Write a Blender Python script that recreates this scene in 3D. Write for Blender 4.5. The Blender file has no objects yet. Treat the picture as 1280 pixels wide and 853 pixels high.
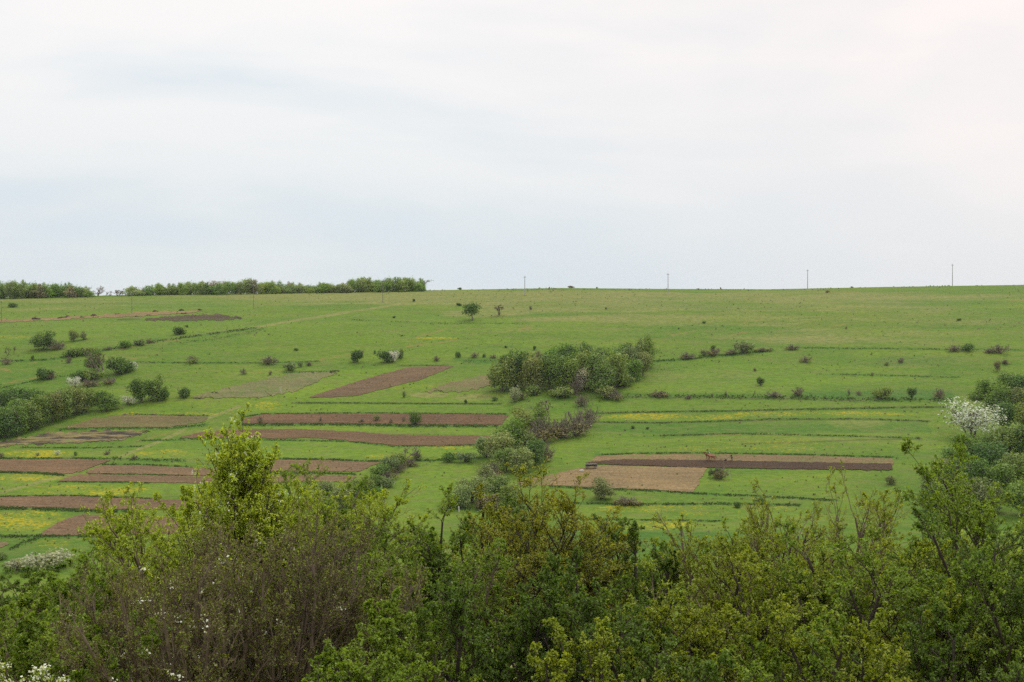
import bpy, bmesh, math, random
import numpy as np
from mathutils import Vector, Matrix
R = math.radians
scene = bpy.context.scene
COL = scene.collection

# ------------------------------------------------------------------ camera
PW, PH, F = 1280.0, 853.0, 1778.0
PITCH = math.atan(26.5 / F)
cam_d = bpy.data.cameras.new('camera')
cam_d.lens = 36.0 * F / PW
cam_d.sensor_width = 36.0
cam_d.clip_end = 9000
cam_d.clip_start = 0.2
cam = bpy.data.objects.new('camera', cam_d)
COL.objects.link(cam)
cam.location = (0, 0, 0)
cam.rotation_euler = (R(90) - PITCH, 0, 0)
scene.camera = cam

# ------------------------------------------------------------------ exposure, sky, sun
scene.view_settings.view_transform = 'Standard'
scene.view_settings.look = 'None'
scene.view_settings.gamma = 1
scene.view_settings.exposure = 0.2
scene.cycles.max_bounces = 5
scene.cycles.diffuse_bounces = 3
scene.cycles.transmission_bounces = 3
scene.cycles.transparent_max_bounces = 4
scene.cycles.volume_bounces = 0
scene.cycles.use_denoising = False
scene.cycles.sample_clamp_indirect = 4
SUN_EL = R(52)
HAZE = 0.000045

world = bpy.data.worlds.new('World')
scene.world = world
world.use_nodes = True
nt = world.node_tree
nt.nodes.clear()


class NT:
    """small helper for node trees"""
    def __init__(self, tree):
        self.t = tree

    def n(self, kind, **kw):
        nd = self.t.nodes.new(kind)
        for k, v in kw.items():
            setattr(nd, k, v)
        return nd

    def l(self, a, b):
        self.t.links.new(a, b)

    def put(self, sock, v):
        if hasattr(v, 'is_linked') or hasattr(v, 'links'):
            self.l(v, sock)
        elif v is not None:
            if isinstance(v, tuple) and len(v) == 3 and sock.type == 'RGBA':
                v = (*v, 1)
            sock.default_value = v

    def mix(self, fac, a, b, blend='MIX'):
        nd = self.n('ShaderNodeMix', data_type='RGBA', blend_type=blend)
        nd.clamp_factor = True
        self.put(nd.inputs[0], fac)
        self.put(nd.inputs[6], a)
        self.put(nd.inputs[7], b)
        return nd.outputs[2]

    def math(self, op, a, b=None, c=None, clamp=False):
        nd = self.n('ShaderNodeMath', operation=op)
        nd.use_clamp = clamp
        self.put(nd.inputs[0], a)
        if b is not None: self.put(nd.inputs[1], b)
        if c is not None: self.put(nd.inputs[2], c)
        return nd.outputs[0]

    def ramp(self, v, lo, hi, a=0.0, b=1.0):
        nd = self.n('ShaderNodeMapRange')
        nd.clamp = True
        nd.interpolation_type = 'SMOOTHSTEP'
        self.put(nd.inputs[0], v)
        nd.inputs[1].default_value = lo; nd.inputs[2].default_value = hi
        nd.inputs[3].default_value = a; nd.inputs[4].default_value = b
        return nd.outputs[0]

    def noise(self, vec, scale, detail=3, rough=0.55, stretch=None, dist=0.0):
        if stretch:
            mp = self.n('ShaderNodeMapping')
            mp.inputs['Scale'].default_value = stretch
            self.l(vec, mp.inputs['Vector'])
            vec = mp.outputs[0]
        nd = self.n('ShaderNodeTexNoise')
        nd.inputs['Scale'].default_value = scale
        nd.inputs['Detail'].default_value = detail
        nd.inputs['Roughness'].default_value = rough
        nd.inputs['Distortion'].default_value = dist
        self.l(vec, nd.inputs['Vector'])
        return nd.outputs[0]


w = NT(nt)
sky = w.n('ShaderNodeTexSky', sky_type='NISHITA')
sky.sun_disc = False
sky.sun_elevation = SUN_EL
sky.air_density = 1.0
sky.dust_density = 2.0
sky_lin = w.mix(1.0, sky.outputs[0], (0.093, 0.103, 0.095), 'MULTIPLY')   # clear sky at strength 0.1
tc = w.n('ShaderNodeTexCoord')
sep = w.n('ShaderNodeSeparateXYZ')
w.l(tc.outputs['Generated'], sep.inputs[0])
# high thin overcast: soft streaky sheets over the clear sky
c1 = w.noise(tc.outputs['Generated'], 2.1, 4, 0.5, (1.0, 1.0, 3.2), 0.6)
c2 = w.noise(tc.outputs['Generated'], 6.0, 4, 0.5, (0.8, 1.0, 4.0), 0.4)
cm = w.math('ADD', w.math('MULTIPLY', c1, 0.72), w.math('MULTIPLY', c2, 0.28))
cloud_k = w.ramp(cm, 0.39, 0.60)
elev = w.ramp(sep.outputs[2], 0.0, 0.24)
low = w.mix(cloud_k, (0.61, 0.68, 0.735), (0.68, 0.725, 0.755))
high = w.mix(cloud_k, (0.69, 0.745, 0.785), (0.88, 0.85, 0.835))
cloud = w.mix(elev, low, high)
# warm paleness of the cloud around the hidden sun
vd = w.n('ShaderNodeVectorMath', operation='DOT_PRODUCT')
w.l(tc.outputs['Generated'], vd.inputs[0])
_a = R(32)
vd.inputs[1].default_value = (math.sin(_a) * math.cos(R(30)), math.cos(_a) * math.cos(R(30)), math.sin(R(30)))
aur = w.ramp(vd.outputs['Value'], 0.72, 1.0, 0.0, 0.6)
cloud = w.mix(aur, cloud, (0.93, 0.80, 0.76))
zen = w.ramp(sep.outputs[2], 0.3, 0.9, 1.0, 1.8)
cz = w.n('ShaderNodeVectorMath', operation='SCALE')
w.l(cloud, cz.inputs[0]); w.l(zen, cz.inputs['Scale'])
full = w.mix(0.94, sky_lin, cz.outputs[0])
bg = w.n('ShaderNodeBackground')
w.l(full, bg.inputs[0])
bg.inputs[1].default_value = 1.0
wo = w.n('ShaderNodeOutputWorld')
w.l(bg.outputs[0], wo.inputs[0])

sun_d = bpy.data.lights.new('sun', 'SUN')
sun_d.energy = 1.5
sun_d.angle = R(12)
sun_d.color = (1.0, 0.96, 0.88)
sun = bpy.data.objects.new('sun', sun_d)
COL.objects.link(sun)
# direction towards the sun: high behind thin cloud, ahead and to the right where the sky is palest
_a = R(32)
sd = Vector((math.sin(_a) * math.cos(SUN_EL), math.cos(_a) * math.cos(SUN_EL), math.sin(SUN_EL)))
sun.rotation_euler = sd.to_track_quat('Z', 'Y').to_euler()
sky.sun_rotation = _a

# ------------------------------------------------------------------ object helpers
def tag(o, label=None, cat=None, group=None, kind=None):
    if label: o['label'] = label
    if cat: o['category'] = cat
    if group: o['group'] = group
    if kind: o['kind'] = kind
    return o


def empty(name, loc, rz=0):
    o = bpy.data.objects.new(name, None)
    o.empty_display_size = 0.3
    COL.objects.link(o)
    o.location = loc
    o.rotation_euler = (0, 0, rz)
    return o


def np_mesh(name, V, Q=None, T=None, mats=(), qm=None, tm=None, smooth=False, attrs=None):
    me = bpy.data.meshes.new(name)
    V = np.asarray(V, np.float32)
    nq = 0 if Q is None else len(Q)
    ntr = 0 if T is None else len(T)
    me.vertices.add(len(V))
    me.vertices.foreach_set('co', V.ravel())
    loops, starts, tot = [], [], []
    if nq:
        loops.append(np.asarray(Q, np.int32).ravel()); starts.append(np.arange(nq) * 4); tot.append(np.full(nq, 4))
    if ntr:
        loops.append(np.asarray(T, np.int32).ravel()); starts.append(nq * 4 + np.arange(ntr) * 3); tot.append(np.full(ntr, 3))
    loops = np.concatenate(loops)
    me.loops.add(len(loops))
    me.loops.foreach_set('vertex_index', loops.astype(np.int32))
    me.polygons.add(nq + ntr)
    me.polygons.foreach_set('loop_start', np.concatenate(starts).astype(np.int32))
    mi = np.zeros(nq + ntr, np.int32)
    if qm is not None and nq: mi[:nq] = qm
    if tm is not None and ntr: mi[nq:] = tm
    me.polygons.foreach_set('material_index', mi)
    if smooth:
        me.polygons.foreach_set('use_smooth', np.ones(nq + ntr, bool))
    for m in mats: me.materials.append(m)
    for k, a in (attrs or {}).items():
        at = me.attributes.new(k, 'FLOAT_COLOR', 'POINT')
        at.data.foreach_set('color', np.asarray(a, np.float32).ravel())
    me.update(calc_edges=True)
    me.validate()
    return me


def add(name, me, parent=None, loc=None):
    o = bpy.data.objects.new(name, me)
    COL.objects.link(o)
    if parent: o.parent = parent
    if loc is not None: o.location = loc
    return o


# ------------------------------------------------------------------ terrain function
_v = [853, 770, 700, 640, 573, 520, 470, 430, 400, 380, 366, 360]
_D = [200, 235, 270, 310, 365, 415, 465, 510, 555, 600, 650, 700]
_z = [(400 - a) / F * b for a, b in zip(_v, _D)]
TY = [-400, -60, -6, 3, 8, 12, 25, 35, 60, 100, 150] + _D + [760, 900, 1300, 2600]
TZ = [-2.2, -2.3, -2.4, -2.5, -4.0, -5.4, -6.4, -8.4, -17, -33, -46] + _z + [15.6, 9, -20, -90]
_Yd = np.arange(-400, 2600, 1.0)
_Zd = np.interp(_Yd, TY, TZ)
def _smooth(a, s):
    k = np.exp(-0.5 * (np.arange(-4 * s, 4 * s + 1) / s) ** 2); k /= k.sum()
    return np.convolve(np.pad(a, 4 * s, 'edge'), k, 'valid')
_Zs = np.where(_Yd > 120, _smooth(_Zd, 14), _smooth(_Zd, 2))
_wb = np.clip((_Yd - 60) / 60, 0, 1)
_Zs = _smooth(_Zd, 2) * (1 - _wb) + _smooth(_Zd, 14) * _wb
RU = [-400, 0, 150, 330, 545, 700, 830, 960, 1100, 1280, 1700]
RV = [374, 371, 368.5, 366, 362, 359.5, 360.5, 361, 358, 355.5, 352]
_rs = np.random.RandomState(7)
_W = [(_rs.uniform(0.03, 0.11), _rs.uniform(0, 6.28), _rs.uniform(0, 6.28), _rs.uniform(0.1, 0.32)) for _ in range(9)]
def height(X, Y):
    X = np.asarray(X, float); Y = np.asarray(Y, float)
    z = np.interp(Y, _Yd, _Zs)
    s = np.clip((Y - 430) / 230, 0, 1); s = s * s * (3 - 2 * s)
    u = 640 + F * X / np.maximum(Y, 100)
    z = z + s * (360 - np.interp(u, RU, RV)) / F * np.minimum(Y, 900)
    k = np.clip((Y - 180) / 80, 0, 1) * np.clip((690 - Y) / 120, 0.12, 1)
    n = 0
    for (fr, ph, di, am) in _W:
        n = n + am * np.sin(fr * (X * math.cos(di) * 0.6 + Y * math.sin(di)) + ph)
    return z + n * k * 0.55 + 0.05 * np.sin(X * 0.9 + 1) * np.sin(Y * 1.1)


def px_dir(u, v):
    x = (np.asarray(u, float) - 640) / F
    y = -(np.asarray(v, float) - 426.5) / F
    c, s = math.cos(PITCH), math.sin(PITCH)
    return x, c + y * s, -s + y * c


_YS = np.linspace(190, 705, 1600)
def hit(u, v):
    """pixel of the 1280x853 frame -> point on the hillside"""
    u = np.atleast_1d(np.asarray(u, float)); v = np.atleast_1d(np.asarray(v, float))
    dx, dy, dz = px_dir(u, v)
    out = np.zeros((len(u), 3))
    for a in range(0, len(u), 4000):
        sl = slice(a, a + 4000)
        X = (dx / dy)[sl, None] * _YS[None]
        zr = (dz / dy)[sl, None] * _YS[None]
        g = height(X, np.broadcast_to(_YS, X.shape)) - zr
        up = g > 0
        i = np.where(up.any(1), up.argmax(1), len(_YS) - 1)
        i = np.clip(i, 1, None)
        r = np.arange(len(i))
        g0, g1 = g[r, i - 1], g[r, i]
        t = np.clip(-g0 / (g1 - g0 + 1e-9), 0, 1)
        Y = _YS[i - 1] + t * (_YS[1] - _YS[0])
        out[sl, 1] = Y
        out[sl, 0] = (dx / dy)[sl] * Y
    out[:, 2] = height(out[:, 0], out[:, 1])
    return out


def hit1(u, v):
    p = hit([u], [v])[0]
    return Vector(p)


def to_px(X, Y, Z):
    c, s = math.cos(PITCH), math.sin(PITCH)
    d = Y * c - Z * s
    up = Y * s + Z * c
    d = np.maximum(d, 1)
    return 640 + F * X / d, 426.5 - F * up / d


# ------------------------------------------------------------------ materials
def material(name):
    m = bpy.data.materials.new(name)
    m.use_nodes = True
    m.node_tree.nodes.clear()
    return m, NT(m.node_tree)


def finish(n, col, rough=0.9, spec=0.2, bump=None, bdist=0.1, bstr=0.5):
    b = n.n('ShaderNodeBsdfPrincipled')
    n.put(b.inputs['Base Color'], col)
    n.put(b.inputs['Roughness'], rough)
    b.inputs['Specular IOR Level'].default_value = spec
    if bump is not None:
        bp = n.n('ShaderNodeBump')
        bp.inputs['Distance'].default_value = bdist
        bp.inputs['Strength'].default_value = bstr
        n.put(bp.inputs['Height'], bump)
        n.l(bp.outputs[0], b.inputs['Normal'])
    o = n.n('ShaderNodeOutputMaterial')
    n.l(b.outputs[0], o.inputs[0])
    return b


def mat_grass():
    m, n = material('meadow grass')
    pos = n.n('ShaderNodeTexCoord').outputs['Object']
    at = n.n('ShaderNodeAttribute', attribute_name='cover')
    s = n.n('ShaderNodeSeparateColor'); n.l(at.outputs['Color'], s.inputs[0])
    at2 = n.n('ShaderNodeAttribute', attribute_name='soil')
    s2 = n.n('ShaderNodeSeparateColor'); n.l(at2.outputs['Color'], s2.inputs[0])
    yel, dry, lush = s.outputs[0], s.outputs[1], s.outputs[2]
    rust, fresh, dark = s2.outputs[0], s2.outputs[1], s2.outputs[2]
    big = n.noise(pos, 0.022, 4, 0.6, (0.45, 1, 1), 0.5)
    mid = n.noise(pos, 0.11, 5, 0.65, (0.5, 1, 1), 0.4)
    fine = n.noise(pos, 0.75, 5, 0.7, (0.7, 1, 1))
    speck = n.noise(pos, 2.2, 3, 0.75)
    g = n.mix(n.ramp(mid, 0.3, 0.7), (0.096, 0.150, 0.016), (0.150, 0.188, 0.028))
    g = n.mix(n.ramp(big, 0.35, 0.65, 0, 0.7), g, (0.080, 0.150, 0.022))
    g = n.mix(n.ramp(n.noise(pos, 0.045, 5, 0.62, (0.25, 1, 1), 0.8), 0.45, 0.66, 0, 0.6), g, (0.178, 0.215, 0.030))
    tone = at.outputs['Alpha']
    g = n.mix(n.ramp(tone, 0.5, 1.0), g, (0.172, 0.235, 0.024))
    g = n.mix(n.ramp(tone, 0.5, 0.0), g, (0.058, 0.125, 0.030))
    g = n.mix(n.math('MULTIPLY', fresh, n.ramp(mid, 0.25, 0.6)), g, (0.130, 0.196, 0.022))
    # dry tan grass in streaky patches
    dk = n.math('ADD', dry, n.math('MULTIPLY', n.math('SUBTRACT', n.noise(pos, 0.07, 6, 0.72, (0.3, 1, 1), 0.6), 0.5), 1.5))
    dk = n.math('MULTIPLY', n.ramp(dk, 0.18, 0.7), n.ramp(dry, 0.02, 0.22))
    g = n.mix(n.math('MULTIPLY', dk, 0.8), g, n.mix(n.ramp(fine, 0.3, 0.7), (0.215, 0.19, 0.095), (0.28, 0.215, 0.13)))
    # lush darker verges
    lk = n.math('MULTIPLY', lush, n.ramp(fine, 0.25, 0.6, 0.6, 1.0))
    g = n.mix(lk, g, (0.055, 0.125, 0.022))
    dkk = n.math('MULTIPLY', dark, n.ramp(fine, 0.35, 0.6, 0.3, 1.0))
    g = n.mix(dkk, g, (0.07, 0.062, 0.032))
    # fine mottling of the sward
    g = n.mix(n.ramp(fine, 0.32, 0.6, 0.85, 0.0), g, n.mix(0.6, g, (0.040, 0.075, 0.016)))
    g = n.mix(n.ramp(fine, 0.55, 0.75, 0, 0.55), g, (0.165, 0.19, 0.055))
    g = n.mix(n.ramp(n.noise(pos, 0.33, 6, 0.75, (0.35, 1, 1), 0.4), 0.46, 0.66, 0, 0.6), g, (0.16, 0.145, 0.066))
    g = n.mix(n.ramp(speck, 0.58, 0.72, 0, 0.6), g, (0.2, 0.22, 0.07))
    g = n.mix(n.ramp(speck, 0.30, 0.42, 0.6, 0), g, (0.045, 0.075, 0.02))
    # bare reddish patches
    rk = n.math('ADD', rust, n.math('MULTIPLY', n.math('SUBTRACT', n.noise(pos, 0.9, 4, 0.8, (0.5, 1, 1)), 0.5), 3.2))
    rk = n.math('MULTIPLY', n.ramp(rk, 0.55, 1.1, 0, 0.85), n.ramp(rust, 0.05, 0.5))
    g = n.mix(rk, g, n.mix(n.ramp(mid, 0.3, 0.7), (0.27, 0.155, 0.085), (0.21, 0.15, 0.075)))
    # dandelions
    vor = n.noise(pos, 1.7, 4, 0.85, (0.6, 1, 1))
    patch = n.noise(pos, 0.16, 3, 0.6, (0.5, 1, 1))
    yk = n.math('ADD', yel, n.math('MULTIPLY', n.math('SUBTRACT', patch, 0.5), 1.2))
    th = n.math('SUBTRACT', n.math('MULTIPLY', vor, 1.9), n.math('SUBTRACT', 1.34, n.math('MULTIPLY', yk, 0.58)))
    yk2 = n.math('MULTIPLY', n.ramp(th, 0.0, 0.16), n.ramp(yel, 0.03, 0.3))
    g = n.mix(n.math('MULTIPLY', yk2, 0.85), g, (0.42, 0.29, 0.016))
    g = n.mix(1.0, g, (0.86, 0.97, 0.56), 'MULTIPLY')
    bmp = n.math('ADD', fine, n.math('MULTIPLY', speck, 0.5))
    finish(n, g, 0.95, 0.1, bmp, 0.35, 0.6)
    return m


def mat_soil():
    m, n = material('ploughed soil')
    pos = n.n('ShaderNodeTexCoord').outputs['Object']
    oi = n.n('ShaderNodeObjectInfo')
    at = n.n('ShaderNodeAttribute', attribute_name='edge')
    a = n.noise(pos, 1.6, 5, 0.75)
    b = n.noise(pos, 0.25, 4, 0.6, (0.25, 1, 1), 0.5)
    fur = n.noise(pos, 1.0, 3, 0.6, (0.12, 2.4, 1), 0.1)
    c = n.mix(n.ramp(a, 0.38, 0.62, 0, 0.9), oi.outputs['Color'], n.mix(1.0, oi.outputs['Color'], (0.62, 0.58, 0.55), 'MULTIPLY'))
    c = n.mix(n.ramp(b, 0.35, 0.7, 0, 0.55), c, n.mix(1.0, c, (1.25, 1.16, 1.05), 'MULTIPLY'))
    c = n.mix(n.ramp(fur, 0.4, 0.62, 0, 0.7), c, n.mix(1.0, c, (0.7, 0.68, 0.66), 'MULTIPLY'))
    # weeds coming through: the alpha of the object's colour says how many
    gr = n.ramp(n.math('ADD', n.noise(pos, 0.9, 5, 0.8, (0.5, 1, 1)), n.math('MULTIPLY', n.math('SUBTRACT', n.noise(pos, 0.09, 3), 0.5), 0.5)), 0.48, 0.62)
    wk = n.math('MULTIPLY', gr, oi.outputs['Alpha'], clamp=True)
    c = n.mix(n.ramp(n.noise(pos, 0.07, 5, 0.65, (0.4, 1, 1), 0.6), 0.4, 0.62, 0, 0.7), c, n.mix(1.0, c, (1.3, 1.27, 1.2), 'MULTIPLY'))
    c = n.mix(1.0, c, (1.0, 1.02, 0.88), 'MULTIPLY')
    c = n.mix(wk, c, (0.095, 0.145, 0.025))
    finish(n, c, 0.95, 0.1, n.math('ADD', a, fur), 0.3, 0.9)
    return m


def mat_burnt():
    m, n = material('burnt stubble')
    pos = n.n('ShaderNodeTexCoord').outputs['Object']
    a = n.noise(pos, 0.22, 6, 0.75, (0.35, 1, 1), 0.5)
    f = n.noise(pos, 1.4, 4, 0.8)
    c = n.mix(n.ramp(a, 0.42, 0.56), (0.045, 0.036, 0.028), (0.22, 0.175, 0.07))
    c = n.mix(n.ramp(a, 0.56, 0.64), c, (0.13, 0.18, 0.035))
    c = n.mix(n.ramp(f, 0.4, 0.7, 0, 0.6), c, n.mix(1.0, c, (0.6, 0.6, 0.6), 'MULTIPLY'))
    finish(n, c, 0.95, 0.1, f, 0.3, 0.8)
    return m


def mat_leaf(name, var=0.5, trans=0.35, use_obj=True, col=(0.1, 0.15, 0.03), tint2=None, rough=0.6, mixcol=None, mixamt=0.3):
    """leaf: colour differs from leaf to leaf and from clump to clump"""
    m, n = material(name)
    pos = n.n('ShaderNodeTexCoord').outputs['Object']
    geo = n.n('ShaderNodeNewGeometry')
    base = n.n('ShaderNodeObjectInfo').outputs['Color'] if use_obj else None
    if base is None:
        rgb = n.n('ShaderNodeRGB'); rgb.outputs[0].default_value = (*col, 1); base = rgb.outputs[0]
    ri = geo.outputs['Random Per Island']
    dk = n.mix(1.0, base, (1 - var * 0.75, 1 - var * 0.62, 1 - var * 0.6), 'MULTIPLY')
    lt = n.mix(1.0, base, (1 + var * 0.9, 1 + var * 0.8, 1 + var * 0.55), 'MULTIPLY')
    c = n.mix(ri, dk, lt)
    cl = n.noise(pos, 0.9 if use_obj else 1.6, 2, 0.5)
    c = n.mix(n.ramp(cl, 0.35, 0.65, 0, 0.5), c, n.mix(1.0, c, tint2 or (1.35, 1.15, 0.9), 'MULTIPLY'))
    if mixcol:
        r2 = n.math('FRACT', n.math('MULTIPLY', ri, 37.7))
        c = n.mix(n.ramp(r2, 1 - mixamt - 0.02, 1 - mixamt + 0.02), c, mixcol)
    d = n.n('ShaderNodeBsdfDiffuse'); n.l(c, d.inputs[0])
    t = n.n('ShaderNodeBsdfTranslucent')
    n.l(n.mix(1.0, c, (1.15, 1.25, 0.6), 'MULTIPLY'), t.inputs[0])
    ms = n.n('ShaderNodeMixShader'); ms.inputs[0].default_value = trans
    n.l(d.outputs[0], ms.inputs[1]); n.l(t.outputs[0], ms.inputs[2])
    gl = n.n('ShaderNodeBsdfGlossy'); gl.inputs['Roughness'].default_value = 0.45
    gl.inputs[0].default_value = (0.9, 0.92, 0.85, 1)
    m2 = n.n('ShaderNodeMixShader'); m2.inputs[0].default_value = 0.02
    n.l(ms.outputs[0], m2.inputs[1]); n.l(gl.outputs[0], m2.inputs[2])
    o = n.n('ShaderNodeOutputMaterial'); n.l(m2.outputs[0], o.inputs[0])
    return m


def mat_plain(name, a, b, scale=4.0, rough=0.8, spec=0.2, bump=0.02):
    m, n = material(name)
    pos = n.n('ShaderNodeTexCoord').outputs['Object']
    k = n.noise(pos, scale, 5, 0.7)
    finish(n, n.mix(n.ramp(k, 0.3, 0.7), a, b), rough, spec, k, bump, 0.6)
    return m


M_GRASS = mat_grass()
M_SOIL = mat_soil()
M_BURNT = mat_burnt()
M_FAR = mat_leaf('distant foliage', 0.3, 0.25, tint2=(1.22, 1.15, 0.95))
M_BLOSSOM = mat_leaf('white blossom and young leaves', 0.25, 0.3, mixcol=(0.13, 0.15, 0.07), mixamt=0.16, tint2=(0.85, 0.85, 0.8))
M_BARK = mat_plain('grey brown bark', (0.085, 0.065, 0.05), (0.17, 0.14, 0.11), 6.0)
M_TWIG = mat_plain('bare brown twigs', (0.15, 0.115, 0.09), (0.24, 0.19, 0.155), 5.0)
M_WEED = mat_leaf('margin weeds', 0.5, 0.3, False, (0.072, 0.115, 0.028))
M_WOOD = mat_plain('weathered wood', (0.13, 0.115, 0.10), (0.24, 0.22, 0.20), 5.0)
M_DARKWOOD = mat_plain('dark tarred wood', (0.025, 0.022, 0.02), (0.06, 0.05, 0.042), 5.0)
M_PALEWOOD = mat_plain('pale bleached boards', (0.42, 0.39, 0.34), (0.55, 0.51, 0.45), 5.0)
M_CONC = mat_plain('concrete post', (0.3, 0.3, 0.29), (0.42, 0.41, 0.39), 3.0)
M_IRON = mat_plain('rusty iron', (0.05, 0.035, 0.028), (0.11, 0.07, 0.05), 9.0, 0.6, 0.5)
M_GLASS = mat_plain('white insulator', (0.6, 0.6, 0.58), (0.7, 0.7, 0.68), 9.0, 0.3, 0.5)
M_DUNG = mat_plain('dark manure', (0.05, 0.033, 0.024), (0.115, 0.075, 0.05), 2.5, 0.95, 0.1, 0.2)

# ------------------------------------------------------------------ cover masks on the ground
rng0 = np.random.RandomState(3)
def seg_dist(u, v, pts, vs=1.0):
    """distance in picture-plane units of points to a polyline laid on the hill"""
    best = np.full(u.shape, 1e9)
    for (a, b) in zip(pts[:-1], pts[1:]):
        ax, ay, bx, by = a[0], a[1] * vs, b[0], b[1] * vs
        dx, dy = bx - ax, by - ay
        t = np.clip(((u - ax) * dx + (v * vs - ay) * dy) / (dx * dx + dy * dy + 1e-9), 0, 1)
        best = np.minimum(best, np.hypot(u - ax - t * dx, v * vs - ay - t * dy))
    return best


def in_poly(u, v, poly):
    ins = np.zeros(u.shape, bool)
    n = len(poly)
    for i in range(n):
        x1, y1 = poly[i]; x2, y2 = poly[(i + 1) % n]
        c = ((y1 > v) != (y2 > v)) & (u < (x2 - x1) * (v - y1) / (y2 - y1 + 1e-9) + x1)
        ins ^= c
    return ins


LINES = [  # lush banks and ditches between the fields: (points, half width, strength, weeds per 10 px, weed size)
    ([(782, 495), (920, 496), (1000, 497), (1090, 500), (1195, 500)], 3.2, 0.8, 7, 0.55),
    ([(740, 517), (830, 515), (920, 514), (1000, 512), (1185, 509)], 1.1, 0.9, 8, 0.35),
    ([(740, 528), (825, 529), (920, 526), (971, 524), (1084, 524), (1161, 527)], 0.9, 0.8, 6, 0.35),
    ([(825, 545), (920, 542.5), (960, 543), (1048, 545), (1150, 548)], 0.9, 0.8, 6, 0.35),
    ([(705, 629), (800, 631), (900, 630), (1000, 632)], 1.5, 0.9, 9, 0.4),
    ([(687, 608.5), (762, 612), (820, 614), (868, 617), (960, 621), (1048, 626)], 1.3, 0.9, 9, 0.4),
    ([(725, 650), (790, 650), (850, 651), (900, 652)], 0.9, 0.7, 7, 0.35),
    ([(120, 452), (170, 453), (250, 454), (320, 454), (400, 452)], 0.8, 0.9, 5, 0.4),
    ([(370, 504), (450, 504), (540, 505), (627, 505)], 0.7, 1.0, 9, 0.3),
    ([(355, 466.5), (400, 465), (422, 464)], 0.8, 1.0, 8, 0.3),
    ([(983, 435), (1100, 436), (1280, 438)], 0.9, 0.8, 5, 0.4),
    ([(817, 452), (860, 449), (920, 443), (965, 438)], 1.6, 0.9, 9, 0.5),
    ([(0, 452), (60, 450), (130, 438), (190, 428), (260, 418), (320, 410)], 1.4, 0.8, 8, 0.5),
    ([(303, 531.5), (400, 530.5), (520, 532.5), (622, 533)], 1.8, 1.0, 14, 0.45),
    ([(301, 522), (330, 517.5), (450, 516.5), (633, 518)], 0.8, 1.0, 10, 0.35),
    ([(224, 549), (352, 550.5), (432, 552), (495, 558.5), (607, 556.5)], 0.8, 0.8, 7, 0.35),
    ([(320, 573.5), (400, 574.5), (460, 577), (530, 576), (600, 573)], 1.0, 1.0, 12, 0.45),
    ([(320, 591), (400, 592), (445, 593)], 1.3, 1.0, 11, 0.4),
    ([(0, 573.5), (87, 573), (139, 574)], 1.0, 1.0, 10, 0.4),
    ([(0, 590.5), (50, 592), (82, 594.5)], 1.0, 1.0, 13, 0.5),
    ([(127, 581), (175, 581), (234, 584)], 1.0, 1.0, 8, 0.4),
    ([(110, 592.7), (175, 593.5), (232, 595)], 0.6, 1.0, 9, 0.3),
    ([(72, 602.7), (125, 603), (187, 604)], 0.8, 1.0, 9, 0.3),
    ([(0, 621), (87, 620), (150, 622), (190, 624)], 0.9, 1.0, 10, 0.35),
    ([(0, 635.5), (75, 637), (105, 639), (180, 640)], 2.2, 1.0, 14, 0.5),
    ([(0, 671), (50, 670.5), (110, 670.5)], 1.8, 1.0, 10, 0.45),
    ([(12, 688), (30, 678), (50, 672)], 2.4, 0.9, 8, 0.4),
    ([(155, 518), (200, 519), (261, 520)], 0.7, 1.0, 8, 0.3),
    ([(75, 537), (130, 536), (212, 535.5), (260, 531)], 1.6, 1.0, 9, 0.35),
    ([(25, 560), (120, 560), (180, 558)], 0.8, 0.9, 6, 0.35),
    ([(175, 551), (232, 550)], 0.8, 0.9, 6, 0.35),
    ([(140, 573.5), (175, 575), (232, 576)], 2.2, 0.9, 8, 0.4),
    ([(746, 569), (800, 567), (870, 566.5), (1000, 568.5), (1117, 572)], 0.8, 1.0, 10, 0.35),
    ([(580, 452), (640, 450)], 1.8, 0.7, 5, 0.4),
    ([(0, 486), (60, 472), (120, 468)], 1.0, 0.7, 5, 0.4),
    ([(212, 430), (270, 424), (300, 418), (330, 411)], 2.0, 0.5, 3, 0.4),
    ([(440, 400), (560, 405), (660, 404)], 0.7, 0.4, 2, 0.4),
    ([(1040, 468), (1130, 470), (1200, 472)], 0.9, 0.6, 4, 0.4),
    ([(500, 457), (560, 457)], 0.5, 0.8, 4, 0.3),
    ([(560, 636), (640, 640), (700, 628)], 3.0, 0.8, 6, 0.4),
    ([(750, 470), (830, 462), (900, 452)], 5.0, 0.25, 1, 0.4),
]
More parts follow.
